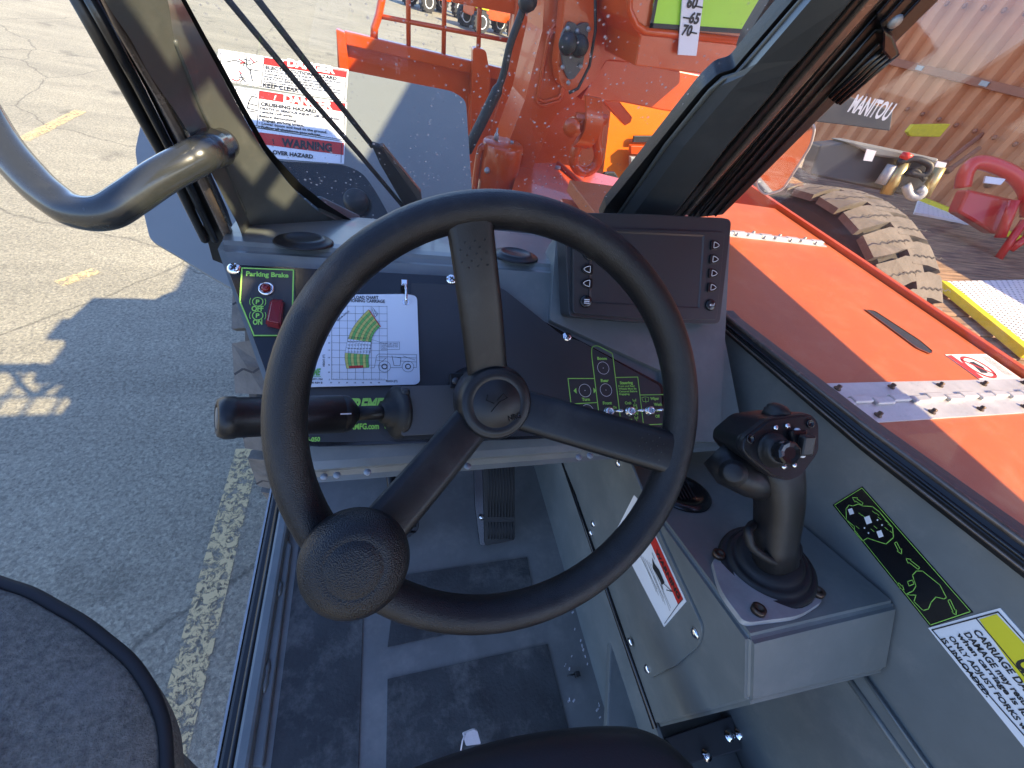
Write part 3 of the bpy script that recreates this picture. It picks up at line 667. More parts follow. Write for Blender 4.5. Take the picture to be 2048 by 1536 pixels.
# right pillar
m = MB()
m.slab(WS.pts(rpx([(1200, 440), (1212, 414), (1407, 174), (1438, 146), (1466, 139), (1484, 118), (1585, 0), (1620, -45), (1640, -45), (1345, 435)], [2, 2, 20, 10, 10, 10, 0, 0, 0, 0]), .004), -WS.n, .02, ROPE, .002)
rp = m.build('windscreen_pillar', T, 'black-edged right windscreen pillar above the display')
m = MB()
PILD = mat('dark_pillar_paint', (.04, .043, .043), .34, 0, .2, 60, .1, 7, coat=.15, dust=.06)
m.grid([[WS.hit(1228, 436, .008), WS.hit(1262, 436, .026), WS.hit(1343, 436, .040), WS.hit(1347, 436, .01)],
        [WS.hit(1330, 290, .008), WS.hit(1370, 290, .026), WS.hit(1455, 290, .040), WS.hit(1460, 290, .01)],
        [WS.hit(1418, 182, .008), WS.hit(1462, 182, .026), WS.hit(1545, 185, .040), WS.hit(1550, 185, .01)],
        [WS.hit(1444, 158, .008), WS.hit(1490, 150, .026), WS.hit(1570, 150, .040), WS.hit(1576, 150, .01)],
        [WS.hit(1472, 150, .008), WS.hit(1512, 128, .026), WS.hit(1600, 120, .040), WS.hit(1604, 120, .01)],
        [WS.hit(1600, 0, .008), WS.hit(1622, 0, .026), WS.hit(1703, 0, .040), WS.hit(1708, 0, .01)],
        [WS.hit(1640, -50, .008), WS.hit(1665, -50, .026), WS.hit(1745, -50, .040), WS.hit(1750, -50, .01)]], PILD, False)
m.tube([WS.hit(1232, 436, .010), WS.hit(1332, 290, .010), WS.hit(1420, 182, .010), WS.hit(1446, 158, .010), WS.hit(1474, 148, .010), WS.hit(1604, 0, .010), WS.hit(1640, -48, .010)], .003, GREYD, 8)
m.build('pillar_face', rp)
m = MB()
for (x0, x1, o, mt) in ((1341, 1378, .030, ROPE), (1362, 1374, .034, STRIP), (1376, 1446, .024, ROPE)):
    dx = 1703 - 1343
    tx0 = 1703 + (x0 - 1341) * 1.25; tx1 = 1703 + (x1 - 1341) * 1.68
    m.slab(WS.pts([(x0, 438), (x1, 430), (tx1 + 40, -40), (tx0 + 40, -40)], o), -WS.n, .012, mt, .002)
for f in (.15, .35, .55, .8):
    a = WS.hit(1378 + f * 66, 432, .026); b = WS.hit(1740 + f * 135, -10, .026); m.tube([a, b], .0016, BLKS, 6)
m.tube([WS.hit(1400 + (k % 2) * 1.5 + k * 6.8, 425 - k * 8.2, .030) for k in range(52)], .002, ROPE, 6)
m.build('ribbed_gasket', rp, 'black ribbed window gasket')
m = MB()
for k, (a, b) in enumerate((((1660, 195), (1775, 90)), ((1666, 200), (1782, 95)), ((1673, 205), (1790, 100)), ((1679, 207), (1796, 106)))):
    m.tube([WS.hit(*a, .038 - k * .003), WS.hit(*b, .038 - k * .003)], .0028, BLKS, 8)
m.slab(WS.pts([(1766, 60), (1786, 72), (1800, 108), (1780, 122), (1764, 104)], .05), -WS.n, .03, BLKS, .002)
m.lathe(WS.hit(1790, 42, .045), WS.n, [(.006, 0), (.005, .003), (0, .004)], STEEL, 12)
m.build('window_latch', rp, 'black louvred window catch')

# ---- handrail
RAILM = mat('shaded_rail_gloss_paint', (.026, .028, .027), .26, 0, .12, 60, .12, 9, coat=.3, dust=.06)  # darker than the pillar paint: missing shade put into the rail colour
m = MB()
hr = bez([D(-150, 60, .35), D(-60, 190, .355), D(0, 285, .36), D(55, 350, .362), D(100, 392, .363), D(150, 422, .364), D(210, 425, .365), D(262, 395, .367), D(320, 355, .37), D(380, 322, .378), D(412, 305, .388), D(446, 288, .43)], 8)
m.tube(hr, .0150, RAILM, 24)
m.tube([D(400, 311, .384), D(418, 302, .392), D(430, 296, .404)], [.0151, .0160, .0175], RAILM, 24)
m.build('grab_rail', T, 'bent tubular grey grab rail on the left pillar')

# ---- wipers
m = MB()
m.tube([WS.hit(448, -10, -.05), WS.hit(610, 185, -.045), WS.hit(720, 310, -.04), WS.hit(812, 420, -.03)], .0035, RUB, 8)
m.tube([WS.hit(508, -10, -.05), WS.hit(640, 160, -.045), WS.hit(745, 292, -.04)], .0038, RUB, 8)
m.slab(WS.pts([(742, 290), (762, 296), (835, 380), (850, 420), (812, 420), (760, 330)], -.035), -WS.n, .008, RUB, .002)
m.slab(WS.pts([(760, 292), (766, 292), (842, 385), (846, 420), (836, 400)], -.030), -WS.n, .006, STRIP, .001)
m.build('windscreen_wiper', T, 'black windscreen wiper arms')

# ---- side wall, window and frame
XW = Pl((.58, 0, 0), (-1, 0, 0), (0, 1, 0))
m = MB()
m.slab(XW.pts([(1440, 655), (1720, 895), (2048, 1157), (2500, 1510), (2500, 2600), (1700, 2300), (1300, 1400), (1330, 860)], 0), (1, 0, 0), .03, GREY, 0)
m.build('side_wall', T, 'grey right cab wall below the window'); sw = sc.objects['side_wall']
m = MB()
lo = [(1435, 655), (1452, 668), (1721, 900), (2048, 1157), (2400, 1434)]; hi = [(1440, 620), (1455, 636), (1722, 846), (2048, 1085), (2400, 1345)]
A = XW.pts(lo, .012); B = XW.pts(hi, .004)
m.loft([[A[i], A[i].lerp(B[i], .5) + V((-.006, 0, 0)), B[i], B[i] + V((.03, 0, 0)), A[i] + V((.03, 0, 0))] for i in range(5)], ROPE, False)
wf = m.build('window_frame', T, 'black rubber frame of the right window')
m = MB(); m.tube([a.lerp(b, .62) + V((-.004, 0, 0)) for a, b in zip(A, B)], .0028, BLKS, 8); m.tube([a.lerp(b, .3) + V((-.004, 0, 0)) for a, b in zip(A, B)], .002, STRIP, 8); m.tube([a.lerp(b, 1.0) + V((.0, 0, 0)) for a, b in zip(A, B)], .004, STRIP, 8)
m.build('frame_bead', wf)
m = MB(); m.slab(XW.pts([(1360, 570), (1722, 880), (2500, 1480), (2700, -300), (1700, -150), (1480, 250)], -.012), (1, 0, 0), .004, GLASSS); m.build('side_window', T, 'reflective right side window glass')
# decal strip on wall
m = MB()
m.slab(XW.pts([(1665, 1010), (1724, 973), (1946, 1225), (1860, 1254)], .0012), (1, 0, 0), .001, PANELB)
XL = lambda L, w=.0010, cl=False: m.line(XW.pts(L, .0018), w, XW.n, LIME, cl)
XL([(1669, 1010), (1724, 976), (1941, 1223), (1861, 1250)], .0007, True)
XL([(1706, 1012), (1716, 1008), (1726, 1012), (1745, 1013), (1760, 1025), (1785, 1055), (1787, 1075), (1772, 1088), (1752, 1082), (1735, 1076), (1725, 1082), (1710, 1065), (1708, 1052), (1693, 1040), (1692, 1018), (1698, 1010)], .0009, True)
for c, r in (((1702, 1023), 7), ((1736, 1040), 9), ((1760, 1068), 8)): m.poly(XW.pts([(c[0] - r * .9, c[1] - r * .6), (c[0] + r * .3, c[1] - r), (c[0] + r * .9, c[1] + r * .6), (c[0] - r * .3, c[1] + r)], .0018), WHITE)
for c in ((1755, 1040), (1764, 1050), (1729, 1056), (1737, 1066)): m.poly(XW.pts([(c[0] - 2, c[1]), (c[0], c[1] - 2), (c[0] + 2, c[1]), (c[0], c[1] + 2)], .0018), WHITE)
for c in ((1718, 1026), (1724, 1030), (1745, 1022), (1752, 1026), (1770, 1040), (1776, 1048), (1770, 1055), (1780, 1062), (1748, 1052), (1742, 1058), (1712, 1052), (1756, 1034)): XL([c, (c[0] + 6, c[1] + 5)], .0006)
def arrow(a, b, w=5):
    ax_, ay = a; bx_, by = b; dx, dy = bx_ - ax_, by - ay; l = math.hypot(dx, dy); dx /= l; dy /= l; nx, ny = -dy, dx; hx, hy = bx_ - dx * 9, by - dy * 9
    XL([(ax_ + nx * w * .5, ay + ny * w * .5), (hx + nx * w * .5, hy + ny * w * .5), (hx + nx * w, hy + ny * w), (bx_, by), (hx - nx * w, hy - ny * w), (hx - nx * w * .5, hy - ny * w * .5), (ax_ - nx * w * .5, ay - ny * w * .5)], .0008, True)
arrow((1725, 1008), (1705, 995)); arrow((1791, 1085), (1803, 1108)); arrow((1838, 1137), (1812, 1117)); arrow((1898, 1200), (1912, 1230)); arrow((1796, 1167), (1808, 1180), 4)
XL([(1828, 1160), (1825, 1150), (1833, 1142), (1845, 1142), (1880, 1170), (1885, 1180), (1893, 1195), (1888, 1198), (1872, 1194), (1862, 1205), (1857, 1218), (1846, 1221), (1828, 1203), (1832, 1190), (1820, 1190), (1813, 1188), (1826, 1182), (1832, 1172)], .0008, True)
XL([(1815, 1163), (1825, 1160), (1828, 1168), (1818, 1172)], .0007, True)
m.build('control_pattern_decal', sw, 'black decal strip with green joystick diagram')
m = MB()
m.slab(XW.pts([(1856, 1256), (2000, 1216), (2190, 1430), (2080, 1520), (2048, 1495)], .0012), (1, 0, 0), .001, WHITE)
m.poly(XW.pts([(1958, 1239), (1993, 1228), (2180, 1430), (2120, 1470)], .0017), YEL)
m.line(XW.pts([(1864, 1260), (1996, 1224), (2185, 1432), (2082, 1510)], .0019), .0012, XW.n, INK, True); m.line(XW.pts([(1953, 1238), (2140, 1462)], .0019), .0012, XW.n, INK)
def wtx(t, a, b, h, w=None): m.tpx(t, XW, a, b, h, INK, .0019, .03)
m.tpx('CAUTION', XW, (2026, 1322), (2150, 1464), .016, INK, .0019, .04)
wtx('CARRIAGE DAMAGE or', (1945, 1262), (2120, 1467), .0064); wtx('DAMAGE may result if forks', (1927, 1267), (2110, 1486), .0062); wtx('when carriage is loaded.', (1912, 1268), (2095, 1490), .0054)
wtx('ONLY ADJUST FORKS while it', (1896, 1274), (2085, 1507), .0052); wtx('IS UNLOADED.', (1881, 1278), (1974, 1395), .0052)
m.build('caution_decal', sw, 'white and yellow caution decal about fork adjustment')
m = MB(); m.tube([XW.hit(1693, 1350, .006), XW.hit(1840, 1560, .006)], .004, GREY, 8); m.tube([XW.hit(1722, 1343, .006), XW.hit(1880, 1570, .006)], .002, GREY, 8)
m.slab(XW.pts([(1693, 1350), (1722, 1343), (1890, 1580), (1850, 1580)], .005), (1, 0, 0), .004, GREY); m.build('wall_rib', sw)

# ---- console pod
PT = Pl((.56, .084, -.446), (0, .34, .94))
K = lambda px, py: PT.hit(px, py)
a = K(1500, 1280); b = K(1768, 1216); b.x = .578
c_ = K(1262, 900); e_ = V((.578, c_.y, c_.z))
dn = V((0, -.72, -.69)); d1 = CAM + (ray(1497, 1410)) * ((a - CAM).length / ray(1500, 1280).length); 
rail_a = Pl((.405, 0, 0), (-1, 0, 0), (0, 1, 0)).hit(1312, 1456)
nn = V((0, 1, 0)).cross(rail_a - a).normalized(); nn = nn if nn.dot(CAM - a) > 0 else -nn
PS = Pl(a - CAM, nn, (0, 1, 0)); rail_b = rail_a + V((0, .64, 0)); d1 = PS.hit(1497, 1410)
fd = PT.n.cross(PS.n); fd = fd / fd.y; c_ = a + fd * (.60 - a.y); e_ = V((.578, c_.y, c_.z + 0)); e_.z = PT.p.z - (PT.n.y * (e_.y - PT.p.y)) / PT.n.z
RFn = (b - a).cross(d1 - a).normalized(); RF = Pl(a - CAM, RFn); d2 = RF.hit(1766, 1345); d2 = d2 + (d2 - d1).normalized() * 0; d2.x = .578
rz = (rail_a.z + rail_b.z) / 2
m = MB()
t = bmesh.new(); vs = [t.verts.new(p) for p in (a, b, e_, c_, d1, d2, rail_a, rail_b, V((.578, rail_a.y, rz)), V((.578, rail_b.y, rz)), V((.578, d2.y, d2.z)))]
A_, B_, E_, C_, D1, D2, RA, RB, FA, FB, _ = vs
t.verts.remove(_)
for q in ((A_, B_, E_, C_), (A_, D1, D2, B_), (A_, C_, RB, RA), (A_, RA, D1), (D1, RA, FA, D2), (C_, E_, FB, RB), (B_, D2, FA), (B_, FA, FB, E_), (RA, RB, FB, FA)):
    t.faces.new(q)
bmesh.ops.recalc_face_normals(t, faces=t.faces)
bmesh.ops.bevel(t, geom=[e for e in t.edges if e.calc_face_angle(0) > .25], offset=.006, segments=3, affect='EDGES', clamp_overlap=True)
m.take(t, GREY, False)
pod = m.build('armrest_console', T, 'grey steel joystick console beside the seat')
# side face plane (through a, c_, rail_b)
m = MB()
m.slab(PS.pts(rpx([(1232, 910), (1255, 912), (1322, 1075), (1405, 1256), (1396, 1292), (1352, 1330), (1303, 1355), (1120, 912)], [0, 4, 0, 20, 14, 4, 0, 0]), .004), -PS.n, .004, GREY, .0012)
ap = m.build('access_panel', pod, 'grey access plate held by dome screws')
for c in ((1237, 927), (1187, 1048), (1182, 1066), (1261, 1284), (1295, 1338), (1391, 1266)):
    m = MB(); q = PS.hit(*c, .004); m.lathe(q, PS.n, [(.0072, 0), (.0066, .002), (.0042, .0042), (0, .005)], CHROME, 20); m.build('dome_screw', pod)
m = MB()
m.slab(PS.pts([(1268, 990), (1280, 1004), (1372, 1203), (1328, 1254), (1230, 1065)], .0052), -PS.n, .0008, WHITE)
m.poly(PS.pts([(1275, 1000), (1281, 1008), (1366, 1198), (1356, 1209), (1268, 1012)], .0056), REDI)
m.line(PS.pts([(1366, 1198), (1356, 1209), (1329, 1247)], .006), .0008, PS.n, INK)
m.tpx('WARNING', PS, (1310, 1103), (1357, 1199), .0085, INK, .0062, .045)
m.tpx('WARNING', PS, (1271, 1010), (1277, 1022), .0035, INK, .0062, .02)
for i in range(9):
    x0, y0 = 1274 + i * .8 + i * 1.2, 1117 + i * 2.0; m.line(PS.pts([(1281 + i * 4 - 3, 1108 + i * 3.2), (1314 + i * 4.5 - (6 if i % 3 else 0), 1178 + i * 6.2)], .006), .0007, PS.n, INK) if i < 8 else None
m.poly(PS.pts([(1304, 1115), (1309, 1128), (1318, 1140), (1329, 1165), (1324, 1170), (1314, 1150), (1306, 1138)], .006), INK)
m.line(PS.pts([(1326, 1166), (1344, 1183), (1333, 1180)], .006), .0012, PS.n, INK); m.line(PS.pts([(1309, 1118), (1304, 1106)], .006), .0012, PS.n, INK); m.line(PS.pts([(1316, 1146), (1323, 1170), (1326, 1180)], .006), .0012, PS.n, INK)
m.build('warning_decal', pod, 'white warning decal with a red band')
m = MB(); m.tube([rail_a + V((-.004, 0, .004)), rail_b + V((-.004, 0, .004))], .0045, BLKS, 10); m.build('console_rail', pod)
# round socket on pod behind wheel
m = MB(); q = PT.hit(1362, 985, 0); m.lathe(q, PT.n, [(.044, 0), (.044, .003), (.040, .006), (.030, .007), (.028, .003), (.0, .003)], BLKS, 40)
for i in range(-2, 3): m.box(q + PT.n * .006 + V((.006 * i, 0, 0)), .0012, .018, .003, BLK, 0)
m.build('round_vent', pod, 'round black louvre vent set in the console')
# joystick
JB = PT.hit(1541, 1170)
m = MB(); BP = Pl(JB - CAM, PT.n)
m.slab(BP.pts(rpx([(1424, 1120), (1500, 1083), (1640, 1186), (1645, 1203), (1600, 1232), (1500, 1245), (1485, 1240), (1440, 1180)], [8, 30, 10, 10, 40, 14, 14, 60], 6), .007), -BP.n, .007, STEEL, .002)
js = m.build('joystick', T, 'black joystick with rubber boot on an aluminium plate')
for c in ((1436, 1112), (1515, 1223), (1633, 1187)):
    m = MB(); m.lathe(BP.hit(*c, .007), BP.n, [(.0075, 0), (.0075, .006), (.004, .006), (.0038, .003), (0, .003)], BOLT, 18); m.build('bolt', js)
m = MB(); jc = BP.hit(1527, 1139, .005); S = .0565 / .0565
pr = [(.0525, 0), (.0535, .005), (.0525, .008), (.0535, .0065), (.0525, .011), (.049, .0135), (.0455, .0115), (.0445, .0165), (.041, .019), (.038, .017), (.036, .022), (.032, .0245), (.026, .025), (.020, .028)]
top = D(1528, 880, 0.4482); jd = (top - jc).normalized()
# boot leans: shear rings along the stick
rings = []; ax3 = BP.n; x3 = ax3.orthogonal().normalized(); y3 = ax3.cross(x3)
for r, h in pr:
    cc = jc + ax3 * h
    tn = (BP.n * (1 - .30 * min(1, h / .012)) + (CAM - jc).normalized() * .30 * min(1, h / .012)).normalized(); x3 = (V((1, 0, 0)) - tn * tn.x).normalized(); y3 = tn.cross(x3)
    rings.append([cc + (x3 * math.cos(q_) + y3 * math.sin(q_)) * r for q_ in [2 * math.pi * k / 40 for k in range(40)]])
m.loft(rings, RUB, True); m.build('rubber_boot', js, 'stepped black rubber boot')
# grip: lofted ovals between image positions
def oval(c, ax_, u_, rx, ry, n=24, sq=.75):
    u_ = (u_ - ax_ * u_.dot(ax_)).normalized(); v_ = ax_.cross(u_)
    return [c + u_ * rx * (abs(math.cos(a)) ** sq) * (1 if math.cos(a) > 0 else -1) + v_ * ry * (abs(math.sin(a)) ** sq) * (1 if math.sin(a) > 0 else -1) for a in [2 * math.pi * k / n for k in range(n)]]
m = MB(); ctr = [((1548, 1150), 0.4890, 0.0279), ((1550, 1122), 0.4841, 0.0240), ((1551, 1085), 0.4760, 0.0232), ((1555, 1045), 0.4678, 0.0244), ((1558, 1008), 0.4605, 0.0251), ((1557, 972), 0.4531, 0.0256), ((1554, 940), 0.4466, 0.0256), ((1550, 905), 0.4401, 0.0232)]
C3 = [D(x, y, d) for (x, y), d, r in ctr]; rg = []
for i, ((xy), d, r) in enumerate(ctr):
    tg = (C3[min(i + 1, 7)] - C3[max(i - 1, 0)]).normalized(); rg.append(oval(C3[i], tg, V((1, 0, 0)), r, r * .85))
m.loft(rg[1:], BLK, True)
m.build('grip', js, 'contoured black joystick grip')
m = MB()       # hand rest collar
cc = [D(1496, 1062, 0.4564), D(1502, 1090, 0.4580), D(1525, 1110, 0.4605), D(1548, 1122, 0.4645), D(1572, 1125, 0.4686), D(1592, 1112, 0.4808), D(1594, 1090, 0.4931), D(1570, 1065, 0.4971), D(1535, 1050, 0.4890), D(1508, 1048, 0.4727)]
m.tube(bez(cc + [cc[0]], 5)[:-1], .0050, RUB, 10, True); m.build('hand_rest', js)
# head
JF = Pl(D(1560, 885, 0.4116) - CAM, (-.12, -.62, .77), (.98, -.1, .1))
face = rpx([(1488, 878), (1540, 838), (1622, 828), (1640, 845), (1640, 905), (1605, 952), (1578, 962), (1548, 955), (1497, 915), (1486, 900)], [10, 14, 14, 14, 12, 14, 10, 10, 10, 8])
m = MB(); FA_ = JF.pts(face, 0); cF = sum(FA_, V()) / len(FA_)
bk = [D(1425 + (x - 1488) * .70, 866 + (y - 878) * .78 - 8, .465) for x, y in face]
md = [p.lerp(q, .12) + (p - cF) * .05 for p, q in zip(FA_, bk)]
m.loft([FA_, md, bk], BLK, False, bev=.002); 
m.build('joystick_head', js, 'angular black joystick head with buttons')
m = MB(); q = JF.hit(1545, 900, 0); n_ = (JF.n + V((-.1, -.1, .05))).normalized()
m.lathe(q, n_, [(.0175, 0), (.0175, .003), (.0145, .0045), (.0155, .006), (.013, .0075), (.0135, .0095), (.0105, .0115)], RUB, 32)
m.lathe(q + n_ * .0135, n_, [(.011, -.002), (.0118, .004), (.0118, .009), (.010, .0105), (.006, .0095), (0, .0095)], BLKS, 10, False); m.build('thumb_stick', js, 'ribbed thumb stick on the joystick head')
m = MB(); m.box(JF.hit(1596, 882, .004), .009, .011, .0035, BLKS, .002, JF.u, JF.v); m.box(JF.hit(1612, 890, .010), .0075, .011, .004, BLK, .0025, JF.u, JF.v + JF.n * .3); m.build('rocker_switch', js)
m = MB()
SB = []
for c, mt in (((1549, 856), CHROME), ((1572, 852), CHROME), ((1592, 861), WHITE), ((1602, 910), WHITE), ((1565, 933), CHROME), ((1586, 930), CHROME)):
    m = MB(); m.lathe(JF.hit(*c, .0), JF.n, [(.0028, 0), (.0026, .003), (0, .0036)], mt, 12); m.build('small_button', js)
for c in ((1500, 878), (1620, 847)): m = MB(); m.lathe(JF.hit(*c, .0), JF.n, [(.0045, 0), (.0045, .0015), (.003, .0015), (.003, .0005), (0, .0005)], BLKS, 12); m.build('screw', js)
m = MB(); m.lathe(D(1554, 826, 0.4320), V((.1, .35, .93)), [(.013, -.006), (.013, .001), (.0115, .0025), (.012, .005), (.009, .0075), (.008, .0085), (0, .010)], RUB, 28); m.build('top_button', js)
m = MB()
C_a = D(1447, 938, 0.4360); C_b = D(1500, 962, 0.4523); ax_ = (C_b - C_a).normalized()
m.tube([C_a - V((.0, -.02, -.0)), D(1460, 935, 0.4401), D(1500, 958, 0.4482), D(1540, 975, 0.4564)], [.0155, .0215, .0205, .017], BLK, 20); m.lathe(D(1466, 946, 0.4197), (CAM - D(1466, 946, 0.4197)), [(.0135, .008), (.0135, .012), (.0115, .0135), (.012, .016), (.0095, .0175), (.010, .022), (.008, .0235), (0, .024)], RUB, 24)
m.build('side_pod', js, 'side thumb roller pod of the joystick')

# ---- floor
FL = Pl((0, 0, -.98), (0, 0, 1))
m = MB(); m.box(V((.14, .05, H - 1.0)), .385, .66, .02, FLOOR)
m.slab([V((-.245, .66, H - .98)), V((.42, .66, H - .98)), V((.42, .72, H - .55)), V((-.245, .72, H - .55))], (0, 1, 0), .02, FLOOR)
fa = FL.hit(1218, 1448); fb = FL.hit(1072, 946); ex = lambda p, q, t: p + (q - p) * t
m.slab([ex(fa, fb, 1.5), ex(fa, fb, -1.6), ex(rail_a, rail_b, -1.6), ex(rail_a, rail_b, 1.5)], (1, 0, 0), .006, GREY)
fl = m.build('cab_floor', T, 'grey painted steel cab floor')
def flx(L, off=.003, th=.0025, mt=MATM, name='grip_mat', lab=None): m = MB(); m.slab(FL.pts(L, off), (0, 0, -1), th, mt, .0006); return m.build(name, fl, lab)
flx([(606, 1060), (745, 1060), (726, 1240), (714, 1640), (525, 1640), (541, 1536), (597, 1093)], lab='long dark grip mat beside the door sill')
flx([(793, 1152), (1054, 1114), (1076, 1230), (775, 1294)], lab='dark grip mat strip below the pedals')
flx([(775, 1358), (1095, 1288), (1150, 1510), (1170, 1640), (770, 1640)], lab='large dark grip mat in front of the seat')
m = MB()
fx = lambda px, py, off=0: FL.hit(px, py, off)
m.slab([fx(597 - 12, 1093), fx(541 - 12, 1536), fx(500, 1536), fx(565, 1075)], (0, 0, 1), .012, GREY, .003)
xs = fx(540, 1300).x
m.box(V((xs - .010, .0, H - .975)), .012, .66, .022, GREY, .006)
for y0, y1 in ((-.02, .02), (.17, .22), (.33, .36), (-.16, -.12)):
    m.tube([V((xs + .004, y0 + k * (y1 - y0) / 4, H - .966 + .002 * (k % 2))) for k in range(5)], [.002, .005, .004, .005, .002], GREY, 8)
m.build('door_sill', fl, 'welded steel door sill rail')
m = MB(); m.box(V((xs - .036, .0, H - .985)), .010, .68, .020, ROPE, .006); m.tube([V((xs - .026, -.68, H - .962)), V((xs - .026, .68, H - .962))], .006, ROPE, 8); m.box(V((xs - .051, 0, H - .99)), .002, .68, .018, STEEL); m.build('sill_seal', fl, 'black rubber sill seal')
for c in ((1170, 1108), (1185, 1140)): pass
# debris and black clip on floor
m = MB(); q = fx(1150, 1350, .004); m.tube([fx(1134, 1352, .004), fx(1150, 1348, .006)], .0016, INK, 6); m.box(q + V((.004, 0, .003)), .005, .005, .005, INK, .001); tag(m.build('cable_tie'), 'small black cable tie end lying on the grey floor by the console wall', 'cable tie')
m = MB(); random.seed(3)
for k in range(26):
    px = 1105 + random.random() * 85; py = 1160 + random.random() * 280; px = min(px + (py - 1160) * .12, 1200)
    q = fx(px, py, .001); q.x = min(q.x, .392); s2 = .0012 + random.random() * .0018; m.box(q, s2, s2 * .5, s2 * .3, CLEARW, 0, (random.random(), random.random(), 0), (0, 1, .3))
o = m.build('dust_crumbs'); o['kind'] = 'stuff'; o['label'] = 'pale dust crumbs along the floor edge'; o['category'] = 'debris'

# pedals
PP = Pl(D(990, 1000, .98) - CAM, (0, -.72, .69))
m = MB(); m.slab(PP.pts(rpx([(966, 905), (1030, 905), (1030, 1080), (970, 1092)], 6), 0), -PP.n, .012, RUB, .002)
for i in range(9):
    x = 977 + i * 6; m.tube([PP.hit(x, 915, .001), PP.hit(x + .5, 1034, .001)], .0016, RUB, 6); m.tube([PP.hit(x, 1045, .001), PP.hit(x + .5, 1078, .001)], .0016, RUB, 6)
ped = m.build('accelerator_pedal', T, 'black ribbed accelerator pedal')
m = MB(); m.slab(PP.pts([(948, 905), (966, 905), (970, 1092), (960, 1090), (950, 1010)], -.006), -PP.n, .012, BLKS, .001); m.lathe(PP.hit(963, 1035, -.004), PP.n, [(.006, 0), (.006, .004), (0, .005)], CHROME, 12); m.build('pedal_bracket', ped)
PB = Pl(D(800, 1040, .93) - CAM, (0, -.6, .8))
m = MB(); m.slab(PB.pts(rpx([(745, 1010), (838, 1020), (838, 1060), (815, 1078), (745, 1075)], 10), 0), -PB.n, .012, RUB, .003)
for i in range(4): m.tube([PB.hit(750, 1030 + 12 * i, .001), PB.hit(832, 1028 + 12 * i, .001)], .002, RUB, 6)
m.tube([PB.hit(790, 1020, -.01), D(780, 940, .95)], .011, BLK, 10)
m.build('brake_pedal', T, 'black brake pedal half hidden by the wheel')
m = MB(); m.box(V((.10, .64, H - .75)), .05, .03, .2, BLK, .01); m.build('pedal_box', T)

# ---- seat parts
m = MB()
so = [(700, 1600), (810, 1542), (900, 1508), (1000, 1478), (1080, 1462), (1180, 1450), (1270, 1450), (1320, 1466), (1360, 1496), (1400, 1540), (1440, 1610)]
SP = Pl((0, 0, -.60), (0, 0, 1))
r0 = SP.pts(so, 0); r0 = bez(r0, 4)
rows = []
for k, (ins, up) in enumerate(((0, -.06), (0, -.02), (.003, -.004), (.010, .008), (.022, .013), (.04, .012), (.30, .014))):
    cc = V((.16, -.32, 0)); rows.append([p + ((V((cc.x, cc.y, p.z)) - p).normalized() * ins) + V((0, 0, up)) for p in r0])
m.grid(rows, SEATV, True); m.build('seat_cushion', T, 'black vinyl front edge of the driving seat')
m = MB()
AR = Pl((0, 0, -.46), (.15, -.1, 1))
ao = [(-120, 1120), (0, 1162), (60, 1182), (115, 1212), (165, 1240), (215, 1278), (262, 1318), (296, 1365), (318, 1410), (332, 1460), (336, 1536), (338, 1640)]
r0 = bez(AR.pts(ao, 0), 4); cc = AR.hit(-100, 1700)
rows = []
for ins, up in ((.02, -.09), (.004, -.045), (0, -.02), (.001, -.006), (.008, .004), (.02, .010), (.05, .020), (.10, .024), (.2, .02)):
    rows.append([p + (cc - p).normalized() * ins + V((0, 0, up)) for p in r0])
m.grid(rows, CLOTH, True)
ar = m.build('armrest', T, 'charcoal felt armrest pad with dark piping')
m = MB(); m.tube([p + (cc - p).normalized() * .001 + V((0, 0, -.001)) for p in r0], .0042, PIPE, 8); m.build('piping', ar)
m = MB(); m.slab([AR.hit(330, 1490, -.05), AR.hit(400, 1560, -.05), AR.hit(300, 1640, -.05)], (0, 0, -1), .03, CLOTH, .004); m.build('armrest_stay', ar)

# white tag on mat, in front of seat
m = MB(); q = fx(950, 1500, 0); TQ = Pl(D(942, 1480, .60) - CAM, (0, -.5, .85))
m.slab(TQ.pts(rpx([(925, 1468), (948, 1459), (955, 1462), (962, 1488), (932, 1492)], 3), .0), -TQ.n, .004, CLEARW, .001)
m.tube([TQ.hit(930, 1468, 0), TQ.hit(925, 1482, 0), TQ.hit(922, 1500, -.004)], .0012, CLEARW, 6)
tag(m.build('fabric_tag'), 'small white folded fabric tag sticking out at the front edge of the black seat', 'tag')

# lower right: plates under the console
m = MB()
LZ = Pl((0, 0, -.83), (0, -.15, 1))
m.slab([V((.42, .15, H - .86)), V((.578, .15, H - .86)), V((.578, -.5, H - .90)), V((.32, -.5, H - .90)), V((.32, -.06, H - .86))], (0, 0, -1), .02, GREY, .003)
lp = m.build('seat_platform', T, 'grey platform plate beside the seat')
q1 = Pl((0, -.0, -.855), (0, -.06, 1))
m = MB(); m.slab(q1.pts([(1330, 1475), (1465, 1430), (1485, 1500), (1375, 1530)], .012), (0, 0, -1), .01, DGREY, .002); m.slab(q1.pts(rpx([(1530, 1500), (1628, 1478), (1690, 1620), (1500, 1620)], 8), .02), (0, 0, -1), .02, DGREY, .003); m.build('cover_plate', lp)
m = MB(); m.tube(q1.pts([(1488, 1480), (1620, 1450)], .003), .001, INK, 6); m.lathe(q1.hit(1560, 1400, .0), (0, 0, 1), [(.05, 0), (.05, .02), (.03, .035)], RUB, 24); m.build('cable_boot', lp)
for c in ((1412, 1510), (1478, 1468), (1645, 1434), (1458, 1472)):
    m = MB(); m.lathe(q1.hit(*c, .012), q1.n, [(.009, 0), (.009, .003), (.0055, .0035), (.0055, .007), (0, .008)], CHROME, 16); m.build('bolt', lp)

